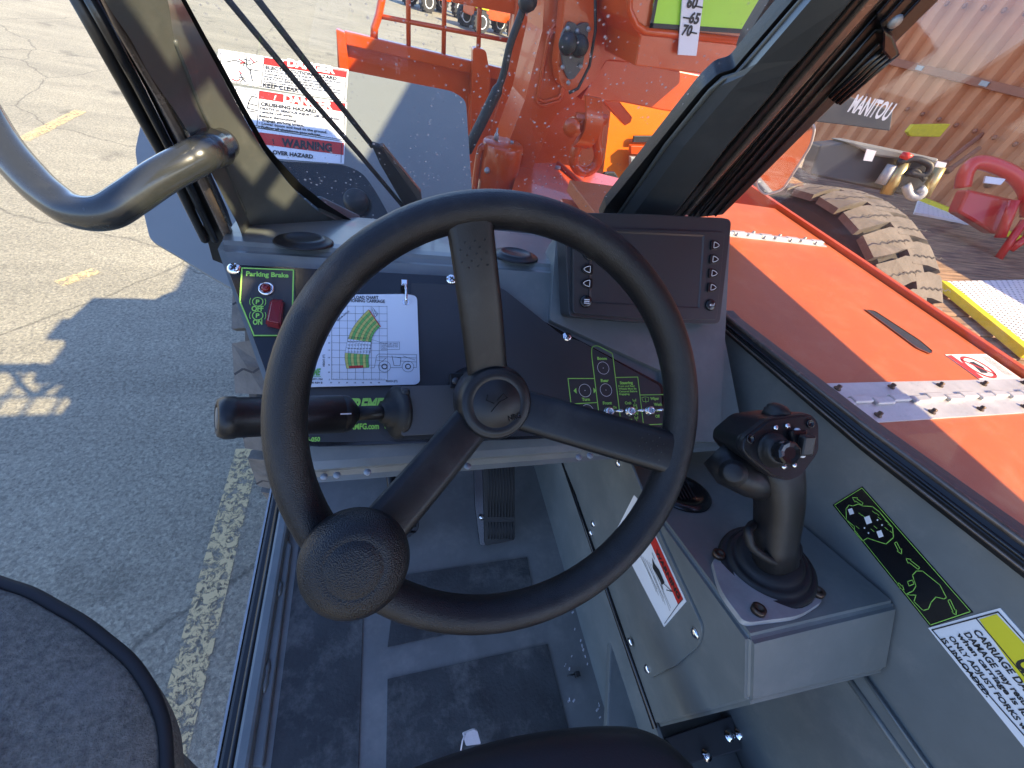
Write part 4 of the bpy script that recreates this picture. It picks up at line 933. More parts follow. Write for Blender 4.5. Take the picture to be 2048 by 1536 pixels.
# ---- outside right: engine hood
HZ = Pl((0, 0, -.45), (0, 0, 1))
m = MB()
yb = HZ.hit(1850, 765).y; yf = HZ.hit(1550, 477).y
xe = HZ.hit(1800, 588).x; x0 = .61
def hood(y0, y1, name='engine_hood', lab=None): m = MB(); m.box(V(((x0 + xe) / 2, (y0 + y1) / 2, H - .47)), (xe - x0) / 2, (y1 - y0) / 2, .02, ORGH, .003); return m.build(name, T, lab)
hm = hood(yb, yf, lab='orange middle engine hood panel with a pull slot'); hood(-1.0, yb - .003, lab='orange rear hood panel'); hood(yf + .003, yf + .30, lab='orange front hood panel')
m = MB(); m.box(V((xe + .018, .25, H - .452)), .012, 1.6, .018, ORG, .003); m.box(V((xe + .045, .25, H - .50)), .018, 1.6, .05, ORG, .002); m.build('hood_rail', T, 'orange steel rail along the outer hood edge')
m = MB(); m.box(V(((x0 + xe) / 2, .0, H - 1.0)), (xe - x0) / 2 + .02, 1.38, .49, ORG, .005); m.build('engine_compartment', T, 'orange engine compartment body')
# slot in the middle panel: dark recess
m = MB(); sl = rpx([(1730, 618), (1748, 620), (1840, 680), (1866, 702), (1862, 708), (1835, 696)], [2, 8, 6, 4, 4, 4]); m.poly(HZ.pts(sl, .002), INK)
m.ring(HZ.pts(sl, .0035), [p.lerp(HZ.hit(1798, 662, .001), .04) for p in HZ.pts(sl, .001)], (0, 0, -1), .001, ORGH); m.build('pull_slot', hm, 'dark slanted slot cut in the hood')
def hinge(pa, pb, w, screws):
    A = HZ.hit(*pa); B = HZ.hit(*pb); y = (A.y + B.y) / 2; m = MB(); xa, xb = A.x, B.x
    for s_ in (-1, 1): m.box(V(((xa + xb) / 2, y + s_ * w * .27, H - .4485)), (xb - xa) / 2, w * .22, .0015, ZINC, .0005)
    n = max(4, int((xb - xa) / .055)); L = (xb - xa) / n
    for k in range(n): m.box(V((xa + (k + .5) * L, y + (.003 if k % 2 else -.003), H - .444)), L * .47, .009, .0045, ZINC, .003)
    hg = m.build('hinge', T, 'galvanised piano hinge across the hood')
    for k in range(screws):
        for s_ in (-1, 1):
            m = MB(); m.lathe(V((xa + (k + .35 + (.22 if s_ < 0 else 0)) * (xb - xa) / screws, y + s_ * w * .34, H - .447)), (0, 0, 1), [(.007, 0), (.007, .002), (.0045, .0035), (.0045, .009), (0, .010)], BOLT if w > .06 else STEEL, 12); m.build('screw', hg)
    return hg
hinge((1650, 800), (2200, 790), .105, 6)
hinge((1440, 470), (1638, 484), .045, 4)
m = MB(); m.slab(HZ.pts([(1890, 709), (1972, 708), (2042, 757), (1960, 759)], .0015), (0, 0, -1), .001, WHITE)
m.poly(HZ.pts([(1894, 711), (1903, 710), (1968, 756), (1958, 757)], .002), REDI)
q = HZ.hit(1957, 734, .0022); m.circ(HZ, q, .040, .007, REDI, 0); m.line([q + V((-.026, .026, 0)), q + V((.026, -.026, 0))], .006, (0, 0, 1), REDI); m.poly([q + V((a, b, -.0001)) for a, b in ((-.018, -.02), (.004, -.022), (.02, 0), (.01, .02), (-.008, .018), (-.012, 0))], INK)
for i in range(7): m.line(HZ.pts([(1955 + i * 10, 713 + i * 6), (1975 + i * 9, 726 + i * 3)], .0022), .0016, (0, 0, 1), INK) if False else m.line([HZ.hit(1962 + i * 3.2, 713, .0022), HZ.hit(2014 + i * 3.2, 751, .0022)], .0016, (0, 0, 1), INK) if i < 5 else None
m.build('no_step_decal', hm, 'white decal with a red prohibition ring')

# ---- left fender with decals
FN = Pl(D(700, 250, 1.04) - CAM, (0, -.519, .855))
m = MB()
fo = rpx([(285, 232), (440, 97), (690, 140), (905, 182), (932, 200), (948, 440), (700, 600), (540, 620), (420, 552), (352, 510), (300, 480), (288, 430), (270, 300)], [10, 4, 4, 20, 14, 10, 10, 4, 20, 10, 12, 10, 10])
m.slab(FN.pts(fo, 0), -FN.n, .012, FEND, .003)
fen = m.build('front_fender', T, 'grey plastic front fender carrying hazard decals')
def FD(L, mt, off): m.poly(FN.pts(L, off), mt)
def FT(t, a, b, h, mt=INK, bold=.025): m.tpx(t, FN, a, b, h, mt, .0028, bold)
m = MB()
FD([(437, 98), (697, 139), (692, 203), (430, 160)], WHITE, .0014); FD([(530, 116), (694, 143), (693, 155.5), (527, 128.5)], REDI, .002)
m.line(FN.pts([(442, 101), (693, 141.5), (689, 200), (440, 160)], .002), .0016, FN.n, INK, True); m.line(FN.pts([(529, 116), (522, 172)], .002), .0016, FN.n, INK)
FT('DANGER', (575, 131.5), (670, 147.5), .022, WHITE, .05); FT('!', (562, 129), (565, 130), .014, WHITE)
FT('ELECTROCUTION HAZARD', (531, 137), (674, 160), .0095, INK, .03)
for i, (t_, e) in enumerate((('DEATH or SERIOUS INJURY may result from', 682), ('contact with or approach to', 660), ('energized power lines or apparatus.', 668), ('DEATH or SERIOUS INJURY will result from', 682), ('contact with this machine should it become', 680), ('electrically charged.', 600))):
    y = 143 + i * 5.3; FT(t_, (530 - i * .8, y), (e, y + (e - 530) * .155), .0058, INK, .02)
FT('KEEP CLEAR', (526, 172.5), (597, 184), .0105, INK, .02)
for L in ([(452, 124), (470, 120), (498, 130), (515, 122)], [(492, 112), (494, 135), (502, 140)], [(480, 128), (490, 124), (486, 132)], [(488, 118), (500, 121)], [(500, 140), (505, 162)], [(497, 138), (520, 142)], [(480, 148), (486, 156), (481, 164)], [(478, 154), (490, 156)], [(486, 158), (492, 164)]): m.line(FN.pts(L, .0026), .0022, FN.n, INK)
for L in ([(478, 118), (488, 124), (480, 128)], [(500, 116), (508, 124)], [(478, 142), (483, 147)], [(464, 158), (474, 162), (480, 158)]): m.line(FN.pts(L, .0028), .0025, FN.n, REDI)
m.build('electrocution_decal', fen, 'white danger decal about electrocution')
m = MB()
FD([(468, 172), (694, 205), (691, 283), (470, 247)], WHITE, .0014); FD([(520, 181), (691, 208), (690, 224), (518, 197)], REDI, .002)
m.line(FN.pts([(472, 176), (690, 207), (688, 280), (474, 245)], .002), .0016, FN.n, INK, True); m.line(FN.pts([(519, 183), (514, 250)], .002), .0016, FN.n, INK)
FT('DANGER', (567, 203), (665, 219), .023, WHITE, .05); FT('!', (547, 199), (550, 200), .014, WHITE)
FT('CRUSHING HAZARD', (521, 210.5), (633, 226), .0095, INK, .04)
for i, (t_, e) in enumerate((('DEATH or SERIOUS INJURY will result from', 678), ('vehicle roll away.', 588), ('Before dismounting:', 594), ('  • Engage parking brake.', 608), ('  • Lower boom and load to the ground.', 654), ('  • Follow all shutdown procedures.', 642))):
    y = (218, 225, 233.5, 241, 248, 255)[i]; FT(t_, (520 - i * .7, y), (e, y + (e - 520) * .14), .0066, INK, .03)
m.line(FN.pts([(514, 195), (504, 192), (497, 205), (495, 216), (514, 221)], .0026), .0022, FN.n, INK); m.line(FN.pts([(497, 207), (514, 211)], .0026), .0022, FN.n, INK); m.line(FN.pts([(500, 222), (512, 224)], .0026), .0022, FN.n, INK)
m.build('crushing_decal', fen, 'white danger decal about crushing')
m = MB()
FD([(470, 250), (690, 284), (688, 328), (560, 318), (480, 306)], WHITE, .0014); FD([(500, 262), (688, 286), (687, 310), (505, 286)], REDI, .002)
FT('WARNING', (563, 292), (664, 303), .022, INK, .045); FT('!', (546, 288), (549, 288), .014, INK); FT('ROLL-OVER HAZARD', (512, 304), (626, 317), .0105, INK, .04)
m.line(FN.pts([(683, 286), (682, 325)], .0024), .0014, FN.n, INK)
m.build('rollover_decal', fen, 'white warning decal about roll-over')
# black work light on fender
m = MB()
q = [D(x, y, .80) for x, y in rpx([(520, 300), (560, 322), (688, 329), (725, 345), (750, 380), (775, 425), (800, 480), (600, 490), (520, 420)], [4, 10, 20, 20, 20, 6, 4, 4, 4])]
m.slab(q, (0, .6, -.3), .10, BLKS, .006); wlg = m.build('lamp_housing', T, 'black lamp housing at the windscreen corner')
m = MB(); c = D(712, 402, .79); m.lathe(c, (-.1, -.6, .75), [(.024, -.01), (.023, .006), (.018, .012), (0, .014)], BLK, 28); m.build('round_cap', wlg)

# ---- tyres
def tyre(cx, cy, R, W, par, lab, lug=.05, nl=26, cz=None, yaw=0.0):
    cz = R if cz is None else cz; c = V((cx, cy, cz)); rot = Matrix.Rotation(yaw, 3, 'Z')
    def P(x, a, r): return c + rot @ V((x, -math.cos(a) * r, math.sin(a) * r))
    m = MB(); Rb = R - lug; prof = [(-.5, .55), (-.52, .75), (-.5, .92), (-.42, 1), (0, 1.015), (.42, 1), (.5, .92), (.52, .75), (.5, .55)]
    N_ = 72; rings = [[P(x * W, 2 * math.pi * k / N_, r * Rb) for x, r in prof] + [P(.3 * W, 2 * math.pi * k / N_, .5 * Rb), P(-.3 * W, 2 * math.pi * k / N_, .5 * Rb)] for k in range(N_)]
    m.loft(rings, TYRE, False, False, 0, True)
    st = 2 * math.pi / nl
    for k in range(nl):
        for s_ in (-1, 1):
            a0 = k * st + (st / 2 if s_ > 0 else 0)
            # interlocking bent block: outer shoulder to past the centre
            xs_ = [(.53, -.06, .72), (.34, -.04, .78), (.16, .10, .90), (-.08, .16, .84)]
            top = []; bot = []
            for x, f0, f1 in xs_:
                top.append((s_ * x * W, a0 + st * f0)); bot.append((s_ * x * W, a0 + st * f1))
            out = top + bot[::-1]
            f = [P(x, a, R - (.035 if abs(x) > .5 * W else 0)) for x, a in out]; b = [P(x * .99, a, Rb - .02) for x, a in out]
            m.loft([b, f], TYRED, False, True)
            # zig-zag sipes
            for fr in (.30,):
                zz = []
                for i in range(11):
                    t_ = i / 10; x = (.50 - .52 * t_); a = a0 + st * (fr + .12 * t_ + (.035 if i % 2 else -.035)); zz.append(P(s_ * x * W, a, R + .0015))
                for i in range(10):
                    d = (zz[i + 1] - zz[i]).normalized(); n_ = (zz[i] - c); n_.normalize(); q = n_.cross(d) * .0035
                    m.poly([zz[i] - q, zz[i + 1] - q, zz[i + 1] + q, zz[i] + q], TYRE)
    ty = m.build('tyre', par, lab)
    return ty
tyre(-.215, 1.60, .74, .47, T, 'lugged front left tyre showing beside the dash', .055, 22, .70)
# ---- boom, carriage and front end
YP = lambda y: Pl((0, y, 0), (0, -1, 0))
y2 = YP(2.0)
m = MB()
m.slab(y2.pts(rpx([(1098, -120), (1290, -120), (1262, 0), (1258, 40), (1275, 75), (1262, 124), (1212, 118), (1190, 160), (1130, 215), (1105, 240), (1040, 400), (1010, 430), (960, 430), (1050, 200), (1085, 60)], [0, 0, 0, 20, 14, 4, 10, 10, 4, 30, 10, 0, 0, 0, 0]), 0), (0, 1, 0), .25, ORG, .006)
boom = m.build('boom', T, 'orange telescopic boom seen through the windscreen')
m = MB()
for k, ins in enumerate((0, .10)):
    base = [(1131, 42), (1108, 50), (1096, 75), (1072, 205), (1085, 212), (1122, 200), (1135, 120)]
    cx_, cy_ = 1107, 130; P = y2.pts(rpx([(cx_ + (x - cx_) * (1 - ins), cy_ + (y - cy_) * (1 - ins)) for x, y in base], 8), .003); m.tube(P, .007, ORG, 8, True)
m.build('stiffener', boom)
y19 = YP(1.9)
m = MB(); m.slab(y19.pts(rpx([(1135, -60), (1190, -60), (1190, 60), (1178, 130), (1155, 175), (1136, 185), (1120, 170), (1115, 130), (1125, 60)], 12), 0), (0, 1, 0), .09, ORG, .006)
m.tube(y19.pts([(1190, -60), (1191, 60), (1179, 132), (1156, 177), (1138, 186)], .0), .006, INK, 8)
m.build('nose_plate', boom, 'curved nose plate of the boom head')
y185 = YP(1.88)
m = MB(); m.slab(y185.pts(rpx([(1138, 44), (1150, 46), (1155, 52), (1165, 46), (1178, 46), (1176, 72), (1165, 135), (1148, 158), (1137, 160), (1128, 140), (1122, 100), (1124, 70)], [3, 3, 2, 3, 3, 4, 6, 10, 6, 6, 6, 6]), .0), (0, 1, 0), .02, DGREY, .004)
cp = m.build('coupler_plate', T, 'grey hydraulic coupler plate on the boom head')
for c in ((1136, 88), (1158, 92)):
    m = MB(); m.lathe(y185.hit(*c, .0), V((-.35, -1, .1)), [(.034, 0), (.036, .02), (.034, .05), (.030, .055), (.0, .056)], BLK, 20); m.build('coupler_cap', cp)
for c in ((1135, 57), (1176, 58), (1154, 62), (1125, 134), (1160, 132), (1136, 165)):
    m = MB(); m.lathe(y185.hit(*c, .0), V((0, -1, 0)), [(.008, 0), (.008, .010), (0, .012)], STEEL, 8); m.build('bolt', cp)
m = MB()    # right lower beam
m.slab(y2.pts([(1212, 118), (1262, 122), (1480, 165), (1480, 240), (1330, 222), (1245, 205), (1160, 200), (1185, 160)], -.02), (0, 1, 0), .3, ORG, .006); m.build('lower_beam', boom)
def bpart(name, P, off, th, mt, lab=None): q = MB(); q.slab(y2.pts(P, off), (0, 1, 0), th, mt, .004); return q.build(name, boom, lab)
bpart('lower_bracket', [(1140, 190), (1345, 205), (1300, 420), (1100, 420), (1130, 300)], -1.5, .05, ORG_LIT, 'bright sunlit orange bracket below the boom')
bpart('backing_plate', [(1080, 190), (1225, 195), (1205, 360), (1040, 370)], -.45, .1, ORG)
bpart('slot', [(1268, 272), (1400, 272), (1400, 285), (1266, 285)], -1.45, .02, INK); bpart('slot', [(1200, 360), (1240, 360), (1230, 345), (1210, 345)], -.35, .02, INK)
bpart('gusset', [(1200, 195), (1228, 190), (1265, 235), (1262, 245), (1250, 252)], -.15, .06, ORG)
bpart('cross_pipe', [(1262, 292), (1330, 294), (1330, 312), (1262, 308)], -1.4, .05, ORG); bpart('hose_bundle', [(1262, 315), (1330, 318), (1310, 345), (1262, 340)], -1.38, .05, STEEL)
# upper side with green panel and angle scale
XB = Pl((1.05, 0, 0), (-1, 0, 0), (0, 1, 0))
y15 = YP(1.62)
m = MB(); m.slab(y15.pts([(1262, -80), (1560, -80), (1520, 160), (1420, 150), (1270, 132), (1280, 75), (1262, 40)], -.02), (0, 1, 0), .3, ORG, .005); 
m.tube(y15.pts([(1262, -80), (1258, 20), (1272, 50), (1290, 62), (1480, 82)], -.015), .012, ORG, 8); m.build('boom_side', boom)
m = MB(); m.slab(y15.pts([(1318, -60), (1560, -60), (1560, 68), (1480, 62), (1304, 50)], -.008), (0, 1, 0), .012, GRNP, .002); m.line(y15.pts([(1318, -30), (1303, 51), (1490, 63)], -.006), .012, (0, -1, 0), INK); m.build('green_panel', boom, 'lime green side panel of the boom')
m = MB(); m.slab(y15.pts([(1368, -40), (1412, -40), (1393, 112), (1356, 110)], .004), (0, 1, 0), .006, CARD, .001)
for k, (t_, a, b, h) in enumerate((('60', (1372, 14), (1392, 17), .030), ('65', (1376, 45), (1396, 48), .030), ('70', (1362, 69), (1381, 72), .030), ('55', (1378, -20), (1394, -18), .028))):
    m.tpx(t_, y15, a, b, h * .85, INK, .006, .045)
for a, b in (((1391, 12), (1405, 15)), ((1367, 35), (1379, 37)), ((1380, 64), (1393, 67))): m.line(y15.pts([a, b], .006), .004, (0, -1, 0), INK)
m.build('angle_scale', boom, 'white boom angle scale reading 60, 65 and 70')
# shackle and strap
ys = YP(1.78)
m = MB(); sh = bez([ys.hit(*p) for p in ((1160, 240), (1168, 252), (1172, 268), (1160, 285), (1150, 305), (1148, 325), (1158, 340), (1175, 343), (1192, 330), (1198, 308), (1194, 285), (1196, 262), (1200, 245), (1206, 235))], 4)
m.tube(sh, .022, ORG, 10); m.tube([ys.hit(1152, 236), ys.hit(1212, 240)], .020, ORG, 10)
m.lathe(ys.hit(1145, 253), V((-.5, -1, 0)), [(.012, 0), (.034, 0), (.034, .03), (.012, .03)], ORG, 16)
m.build('shackle', T, 'orange painted shackle hanging below the boom')
m = MB(); st = bez([ys.hit(1188, 195, .03), ys.hit(1190, 230, .05), ys.hit(1186, 262, .05), ys.hit(1172, 287, .04), ys.hit(1160, 296, .02)], 5)
m.loft([[p + V((-.035, 0, 0)), p + V((.035, 0, 0)), p + V((.035, .02, 0)), p + V((-.035, .02, 0))] for p in st], ORG, False); m.build('lifting_strap', T, 'orange lifting lug strap above the shackle')
# lower box behind windscreen
m = MB()
zb = Pl((0, 0, -.62), (0, 0, 1))
m.slab(zb.pts([(1038, 326), (1118, 325), (1262, 440), (1000, 470)], 0), (0, 0, -1), .3, ORG, .004); m.slab(zb.pts([(1118, 326), (1262, 362), (1262, 440)], -.01), (0, 0, -1), .3, ORG, .004)
m.tube(zb.pts([(1116, 327), (1256, 440)], .01), .012, ORG, 8); m.lathe(zb.hit(1115, 338, .02), (0, 0, 1), [(.014, 0), (.014, .012), (0, .014)], STEEL, 10)
m.slab(zb.pts([(1040, 440), (1210, 440), (1230, 500), (1000, 500)], .002), (0, 0, -1), .02, ORG)
m.build('front_deck', T, 'orange deck plate ahead of the cab')
m = MB(); cyt = D(1007, 285, 1.75); 
m.lathe(cyt - V((0, 0, .5)), (0, 0, 1), [(.084, 0), (.084, .34), (.089, .345), (.089, .49), (.084, .5), (.0, .5)], ORG, 40)
m.lathe(cyt + V((.04, .01, 0)), (0, 0, 1), [(.008, 0), (.008, .008), (0, .01)], STEEL, 8); m.lathe(cyt + V((-.03, .02, 0)), (0, 0, 1), [(.010, 0), (.010, .02), (.004, .03), (.004, .045), (0, .046)], STEEL, 10)
m.tube(bez([cyt + V((-.07, -.01, -.03)), cyt + V((-.10, -.01, -.05)), cyt + V((-.10, -.01, -.30))], 5), .014, ORG, 8); m.lathe(cyt + V((-.06, -.05, -.10)), V((-.6, -1, 0)), [(.014, 0), (.012, .02), (.007, .03)], STEEL, 10)
m.build('tilt_cylinder', T, 'orange cylinder standing ahead of the windscreen')
m = MB()
yc = YP(3.0)
m.slab(yc.pts([(672, 58), (690, 68), (705, 78), (1040, 168), (1075, 178), (1060, 320), (690, 230), (676, 150)], 0), (0, 1, 0), .08, ORG, .008)
m.slab(yc.pts([(688, 62), (1060, 150), (1060, 175), (692, 90)], .05), (0, 1, 0), .05, ORG, .006); m.slab(yc.pts([(672, 58), (690, 66), (700, 160), (680, 150)], .06), (0, 1, 0), .06, ORG, .004)
m.slab(yc.pts([(1040, -80), (1088, -80), (1060, 120), (1012, 330), (960, 330), (1020, 120)], .10), (0, 1, 0), .12, ORG, .01)
m.slab(yc.pts(rpx([(946, 94), (972, 100), (982, 160), (960, 300), (940, 300), (945, 130)], [8, 8, 10, 0, 0, 0]), .12), (0, 1, 0), .06, ORG, .01)
m.slab(yc.pts([(1040, 230), (1020, 400), (930, 400), (940, 190)], .09), (0, 1, 0), .08, ORG, .01)
car = m.build('fork_carriage', T, 'orange fork carriage with a mesh load backrest')
m = MB()
m.tube(yc.pts([(768, -80), (763, 0), (757, 32), (749, 55), (748, 78)], .02), .020, ORG, 8)
for a, b in (((816, -80), (817, 95)), ((890, -80), (887, 110)), ((962, -80), (956, 125)), ((1030, -80), (1020, 130))): m.tube(yc.pts([a, b], .02), .013, ORG, 6)
for a, b in (((757, 32), (1030, 84)), ((768, -40), (1040, 10))): m.tube(yc.pts([a, b], .02), .012, ORG, 6)
m.slab(yc.pts([(905, -30), (1090, -30), (1060, 35), (905, 5)], .08), (0, 1, 0), .05, ORG, .005)
m.build('load_backrest', car, 'orange mesh load backrest')
m = MB(); hs = YP(1.9)
m.tube(bez([hs.hit(*p) for p in ((1058, -40), (1045, 20), (1020, 90), (1003, 160), (975, 220), (945, 280), (930, 310))], 6), [.014 + (.008 if .55 < i / 36 < .95 else 0) for i in range(37)], RUB, 10)
m.tube(bez([hs.hit(*p) for p in ((1058, -10), (1040, 40), (1022, 70))], 5), .005, RUB, 6); m.lathe(hs.hit(1052, 5), (0, -1, .2), [(.03, 0), (.03, .04), (.01, .05)], RUB, 12)
m.build('hydraulic_hose', T, 'black spiral-wrapped hydraulic hose')
# mirrors
m = MB(); md_ = WS
m.slab(WS.pts(rpx([(1490, 80), (1545, -10), (1640, -10), (1560, 90), (1500, 122), (1476, 118)], [8, 0, 0, 0, 10, 10]), -.10), -WS.n, .02, DGREY, .006); m.build('side_mirror', T, 'dark back of a mirror beside the right pillar')
MRp = Pl(D(1570, 320, 1.30) - CAM, (-.55, -.75, -.25))
m = MB(); mp_ = rpx([(1515, 375), (1512, 350), (1590, 248), (1615, 238), (1630, 255), (1622, 290), (1565, 380), (1530, 390)], [8, 14, 10, 10, 10, 14, 12, 10]); m.slab(MRp.pts(mp_, .002), -MRp.n, .02, DGREY, .003)
mr_ = m.build('side_mirror', T, 'rounded chrome-framed wing mirror above the hood'); m = MB(); c_m = MRp.hit(1570, 315, .0035); m.poly([p.lerp(c_m, .05) + MRp.n * .0015 for p in MRp.pts(mp_, .002)], MIRR); m.tube(MRp.pts(mp_, .002), .004, STEEL, 8, True); m.build('mirror_glass', mr_)
# unseen boom body and roof plates, sized and placed to shape sun and shade
m = MB()
m.box(V((1.375, -1.1, H + .61)), .245, 1.75, .39, ORG, .02); m.box(V((1.375, 1.62, H + .66)), .245, .98, .35, ORG, .02); m.build('boom_unseen', boom)  # unseen length of boom, enlarged to shade hood, fender and carriage
m = MB(); zt = H + .50
m.box(V((.60, -.55, H + .34)), .035, 1.05, .20, GREYD, .01); m.box(V((-.24, -.55, H + .46)), .035, 1.05, .05, GREYD, .01)
m.box(V((.47, .155, H + .515)), .13, .143, .015, GREYD, .003); m.box(V((.41, .40, H + .515)), .19, .10, .015, GREYD, .003); m.box(V((.05, .041, H + .515)), .29, .029, .015, GREYD, .003); m.box(V((.50, -.155, H + .515)), .045, .045, .006, GREYD); m.box(V((.18, -1.08, H + .515)), .42, .75, .015, GREYD, .003); m.box(V((.46, -.066, H + .515)), .14, .021, .006, GREYD)  # plates laid out to shape sun patches; small one added to shade the dash
for k in range(6): m.box(V((-.12 + k * .125, -.17, H + .52)), .007, .20, .007, GREYD)
m.box(V((.18, -.19, H + .52)), .42, .007, .007, GREYD)
m.build('roof_shade_plates', T, 'unseen grey cab roof plates and guard bars, shaped to block sun')

# ================================================================ NEIGHBOURING THINGS, right side
# big tyre of the machine next door
nb = thing('parked_loader', 'machine with a big dusty lugged tyre parked beyond the orange hood', 'loader', (2.6, 2.0, 0))
tyre(2.56, 1.84, .83, .54, nb, 'large dusty tyre with chunky lugs', .05, 30, .85, .12)
m = MB(); m.box(V((2.9, 1.75, .86)), .35, .15, .15, RED, .02); m.build('axle', nb)
# trailer with wood deck
tr = thing('flatbed_trailer', 'flatbed trailer with a weathered brown plank deck', 'trailer', (6, 3, 0))
m = MB()
for k in range(26): m.box(V((5.8, -.9 + k * .25, .96)), 2.4, .12, .04, WOOD, .008)
m.build('plank_deck', tr)
m = MB(); m.box(V((5.8, 2.2, .80)), 2.35, 3.2, .10, RED, .01)
for x in (4.6, 6.6):
    for y in (0, 4.4): m.box(V((x, y, .42)), .12, .12, .40, INK, .01)
m.build('trailer_frame', tr)
DK = Pl((0, 0, 1.03 - H), (0, 0, 1))
def perf(L, nx, ny, name, lab, par=None, edges=()):
    r = thing(name, lab, 'ramp plate', DK.hit(*L[0])); m = MB(); P = DK.pts(L, .0); m.slab(P, (0, 0, -1), .04, WHITE, .004)
    for i in range(nx):
        for j in range(ny):
            q = P[0].lerp(P[1], (i + .5) / nx).lerp(P[3].lerp(P[2], (i + .5) / nx), (j + .5) / ny)
            m.poly([q + V((a, b_, .002)) for a, b_ in ((-.009, -.006), (.009, -.009), (.009, .006), (-.009, .009))], INK)
    m.build('perforated_plate', r)
    for a, b_ in edges:
        m = MB(); A = DK.hit(*a, .02); B = DK.hit(*b_, .02); d = (B - A).normalized(); c = (A + B) / 2; m.box(c, (B - A).length / 2, .045, .03, YELP, .006, d, V((-d.y, d.x, 0))); m.build('edge_bar', r)
    return r
perf([(1895, 562), (2200, 556), (2300, 860), (2048, 700)], 30, 30, 'ramp_plate', 'white perforated anti-slip plate with a yellow edge, nearest the hood rail', None, (((1884, 568), (2060, 712)),))
perf([(1838, 398), (1960, 434), (1990, 455), (1830, 424)], 16, 6, 'ramp_plate', 'small white perforated plate beside the open engine unit, further back', None, (((1842, 398), (2100, 500)),))
# open engine unit
eg = thing('hydraulic_power_unit', 'open black power unit with brass cylinders and hoses beyond the tyre', 'power unit', DK.hit(1800, 400))
def BX(px, py, dep, hx, hy, hz, mt, bev=.01, o=None): 
    m.box(D(px, py, dep), hx, hy, hz, mt, bev, (.9, -.35, 0), (.35, .9, 0))
m = MB(); EP = Pl(D(1760, 350, 4.2) - CAM, (-.55, -.8, .1), (.82, -.55, 0))
m.slab(EP.pts([(1640, 290), (1700, 285), (1870, 325), (1895, 330), (1850, 400), (1720, 372), (1620, 350)], -.1), -EP.n, .5, DGREY, .02)
m.slab(EP.pts([(1690, 283), (1712, 283), (1880, 318), (1870, 330), (1750, 312)], .0), -EP.n, .6, FEND, .02)
m.build('casing', eg)
BRASS = mat('brass_plated_steel', (.50, .40, .18), .35, .7, 0, 1, .1, 9)
m = MB(); m.tube(EP.pts([(1808, 325), (1772, 388)], .06), .06, BRASS, 12); m.tube(EP.pts([(1880, 335), (1848, 392)], .06), .05, BRASS, 12); m.tube(EP.pts([(1786, 330), (1760, 368)], .06), .05, STEEL, 12); m.build('cylinder', eg)
m = MB(); m.tube(bez(EP.pts([(1812, 370), (1820, 390), (1835, 394), (1845, 385), (1840, 376)], .12), 4), .04, STEEL, 10); m.tube(bez(EP.pts([(1795, 325), (1830, 318), (1860, 330), (1850, 350), (1815, 345)], .1), 4), .03, INK, 8); m.tube(bez(EP.pts([(1810, 350), (1830, 340), (1850, 360)], .1), 4), .025, RUB, 8); m.build('hose', eg)
m = MB(); m.slab(EP.pts([(1734, 298), (1753, 302), (1744, 323), (1727, 321)], .03), -EP.n, .02, WHITE); m.build('label_plate', eg); m = MB(); m.slab(EP.pts([(1875, 322), (1894, 326), (1888, 340), (1868, 336)], .03), -EP.n, .02, WHITE); m.build('label_plate', eg); m = MB(); m.lathe(EP.hit(1808, 318, .08), (0, 0, 1), [(.05, 0), (.05, .05), (0, .06)], REDI, 12); m.build('filler_cap', eg)
# boom lift arm reading MANITOU
mb = thing('dark_machine_boom', 'dark boom end lettered MANITOU in front of the tan corrugated wall', 'boom', D(1740, 225, 4.6))
MP = Pl(D(1740, 225, 5.0) - CAM, (-.6, -.8, 0), (.8, -.6, 0))
m = MB(); m.slab(MP.pts([(1610, 175), (1700, 195), (1786, 222), (1780, 262), (1690, 250), (1600, 240)], 0), -MP.n, .3, DGREY, .01); m.tpx('MANITOU', MP, (1695, 222), (1772, 241), .17, WHITE, .01, .03); m.build('boom_end', mb)
# yellow bracket
m = MB(); yp_ = Pl(D(1850, 265, 6) - CAM, (-.5, -.8, .1), (.82, -.5, 0)); m.slab(yp_.pts([(1815, 264), (1828, 249), (1888, 248), (1902, 248), (1880, 274), (1822, 273)], 0), -yp_.n, .12, YELP, .01)
tag(m.build('yellow_bracket'), 'yellow painted steel bracket standing against the tan corrugated wall', 'bracket')
# red machine frame
rm = thing('red_attachment', 'red curved steel attachment on the trailer at the right edge', 'attachment', DK.hit(1960, 440))
RP = Pl(D(1970, 400, 4.6) - CAM, (-.6, -.75, .25), (.8, -.6, 0))
m = MB(); m.tube(bez(RP.pts([(1925, 375), (1932, 345), (1950, 326), (1985, 330), (2030, 352), (2055, 385), (2060, 430)], 0), 5), .09, RED, 10, flat=.8)
m.slab(RP.pts([(1936, 378), (2035, 400), (2020, 460), (1990, 470), (1950, 445), (1915, 425)], -.1), -RP.n, .25, RED, .03); m.build('curved_frame', rm)
m = MB(); m.slab(RP.pts([(1972, 352), (2012, 358), (2002, 370), (1968, 366)], .12), -RP.n, .03, CARD, .004); m.build('notice_plate', rm)
m = MB(); m.tube(RP.pts([(2030, 400), (2000, 475)], .05), .05, RED, 8); m.tube(RP.pts([(2050, 440), (1995, 520)], .05), .04, RED, 8); m.tube(RP.pts([(2060, 470), (2020, 500)], .05), .04, RED, 8); m.build('leg', rm)
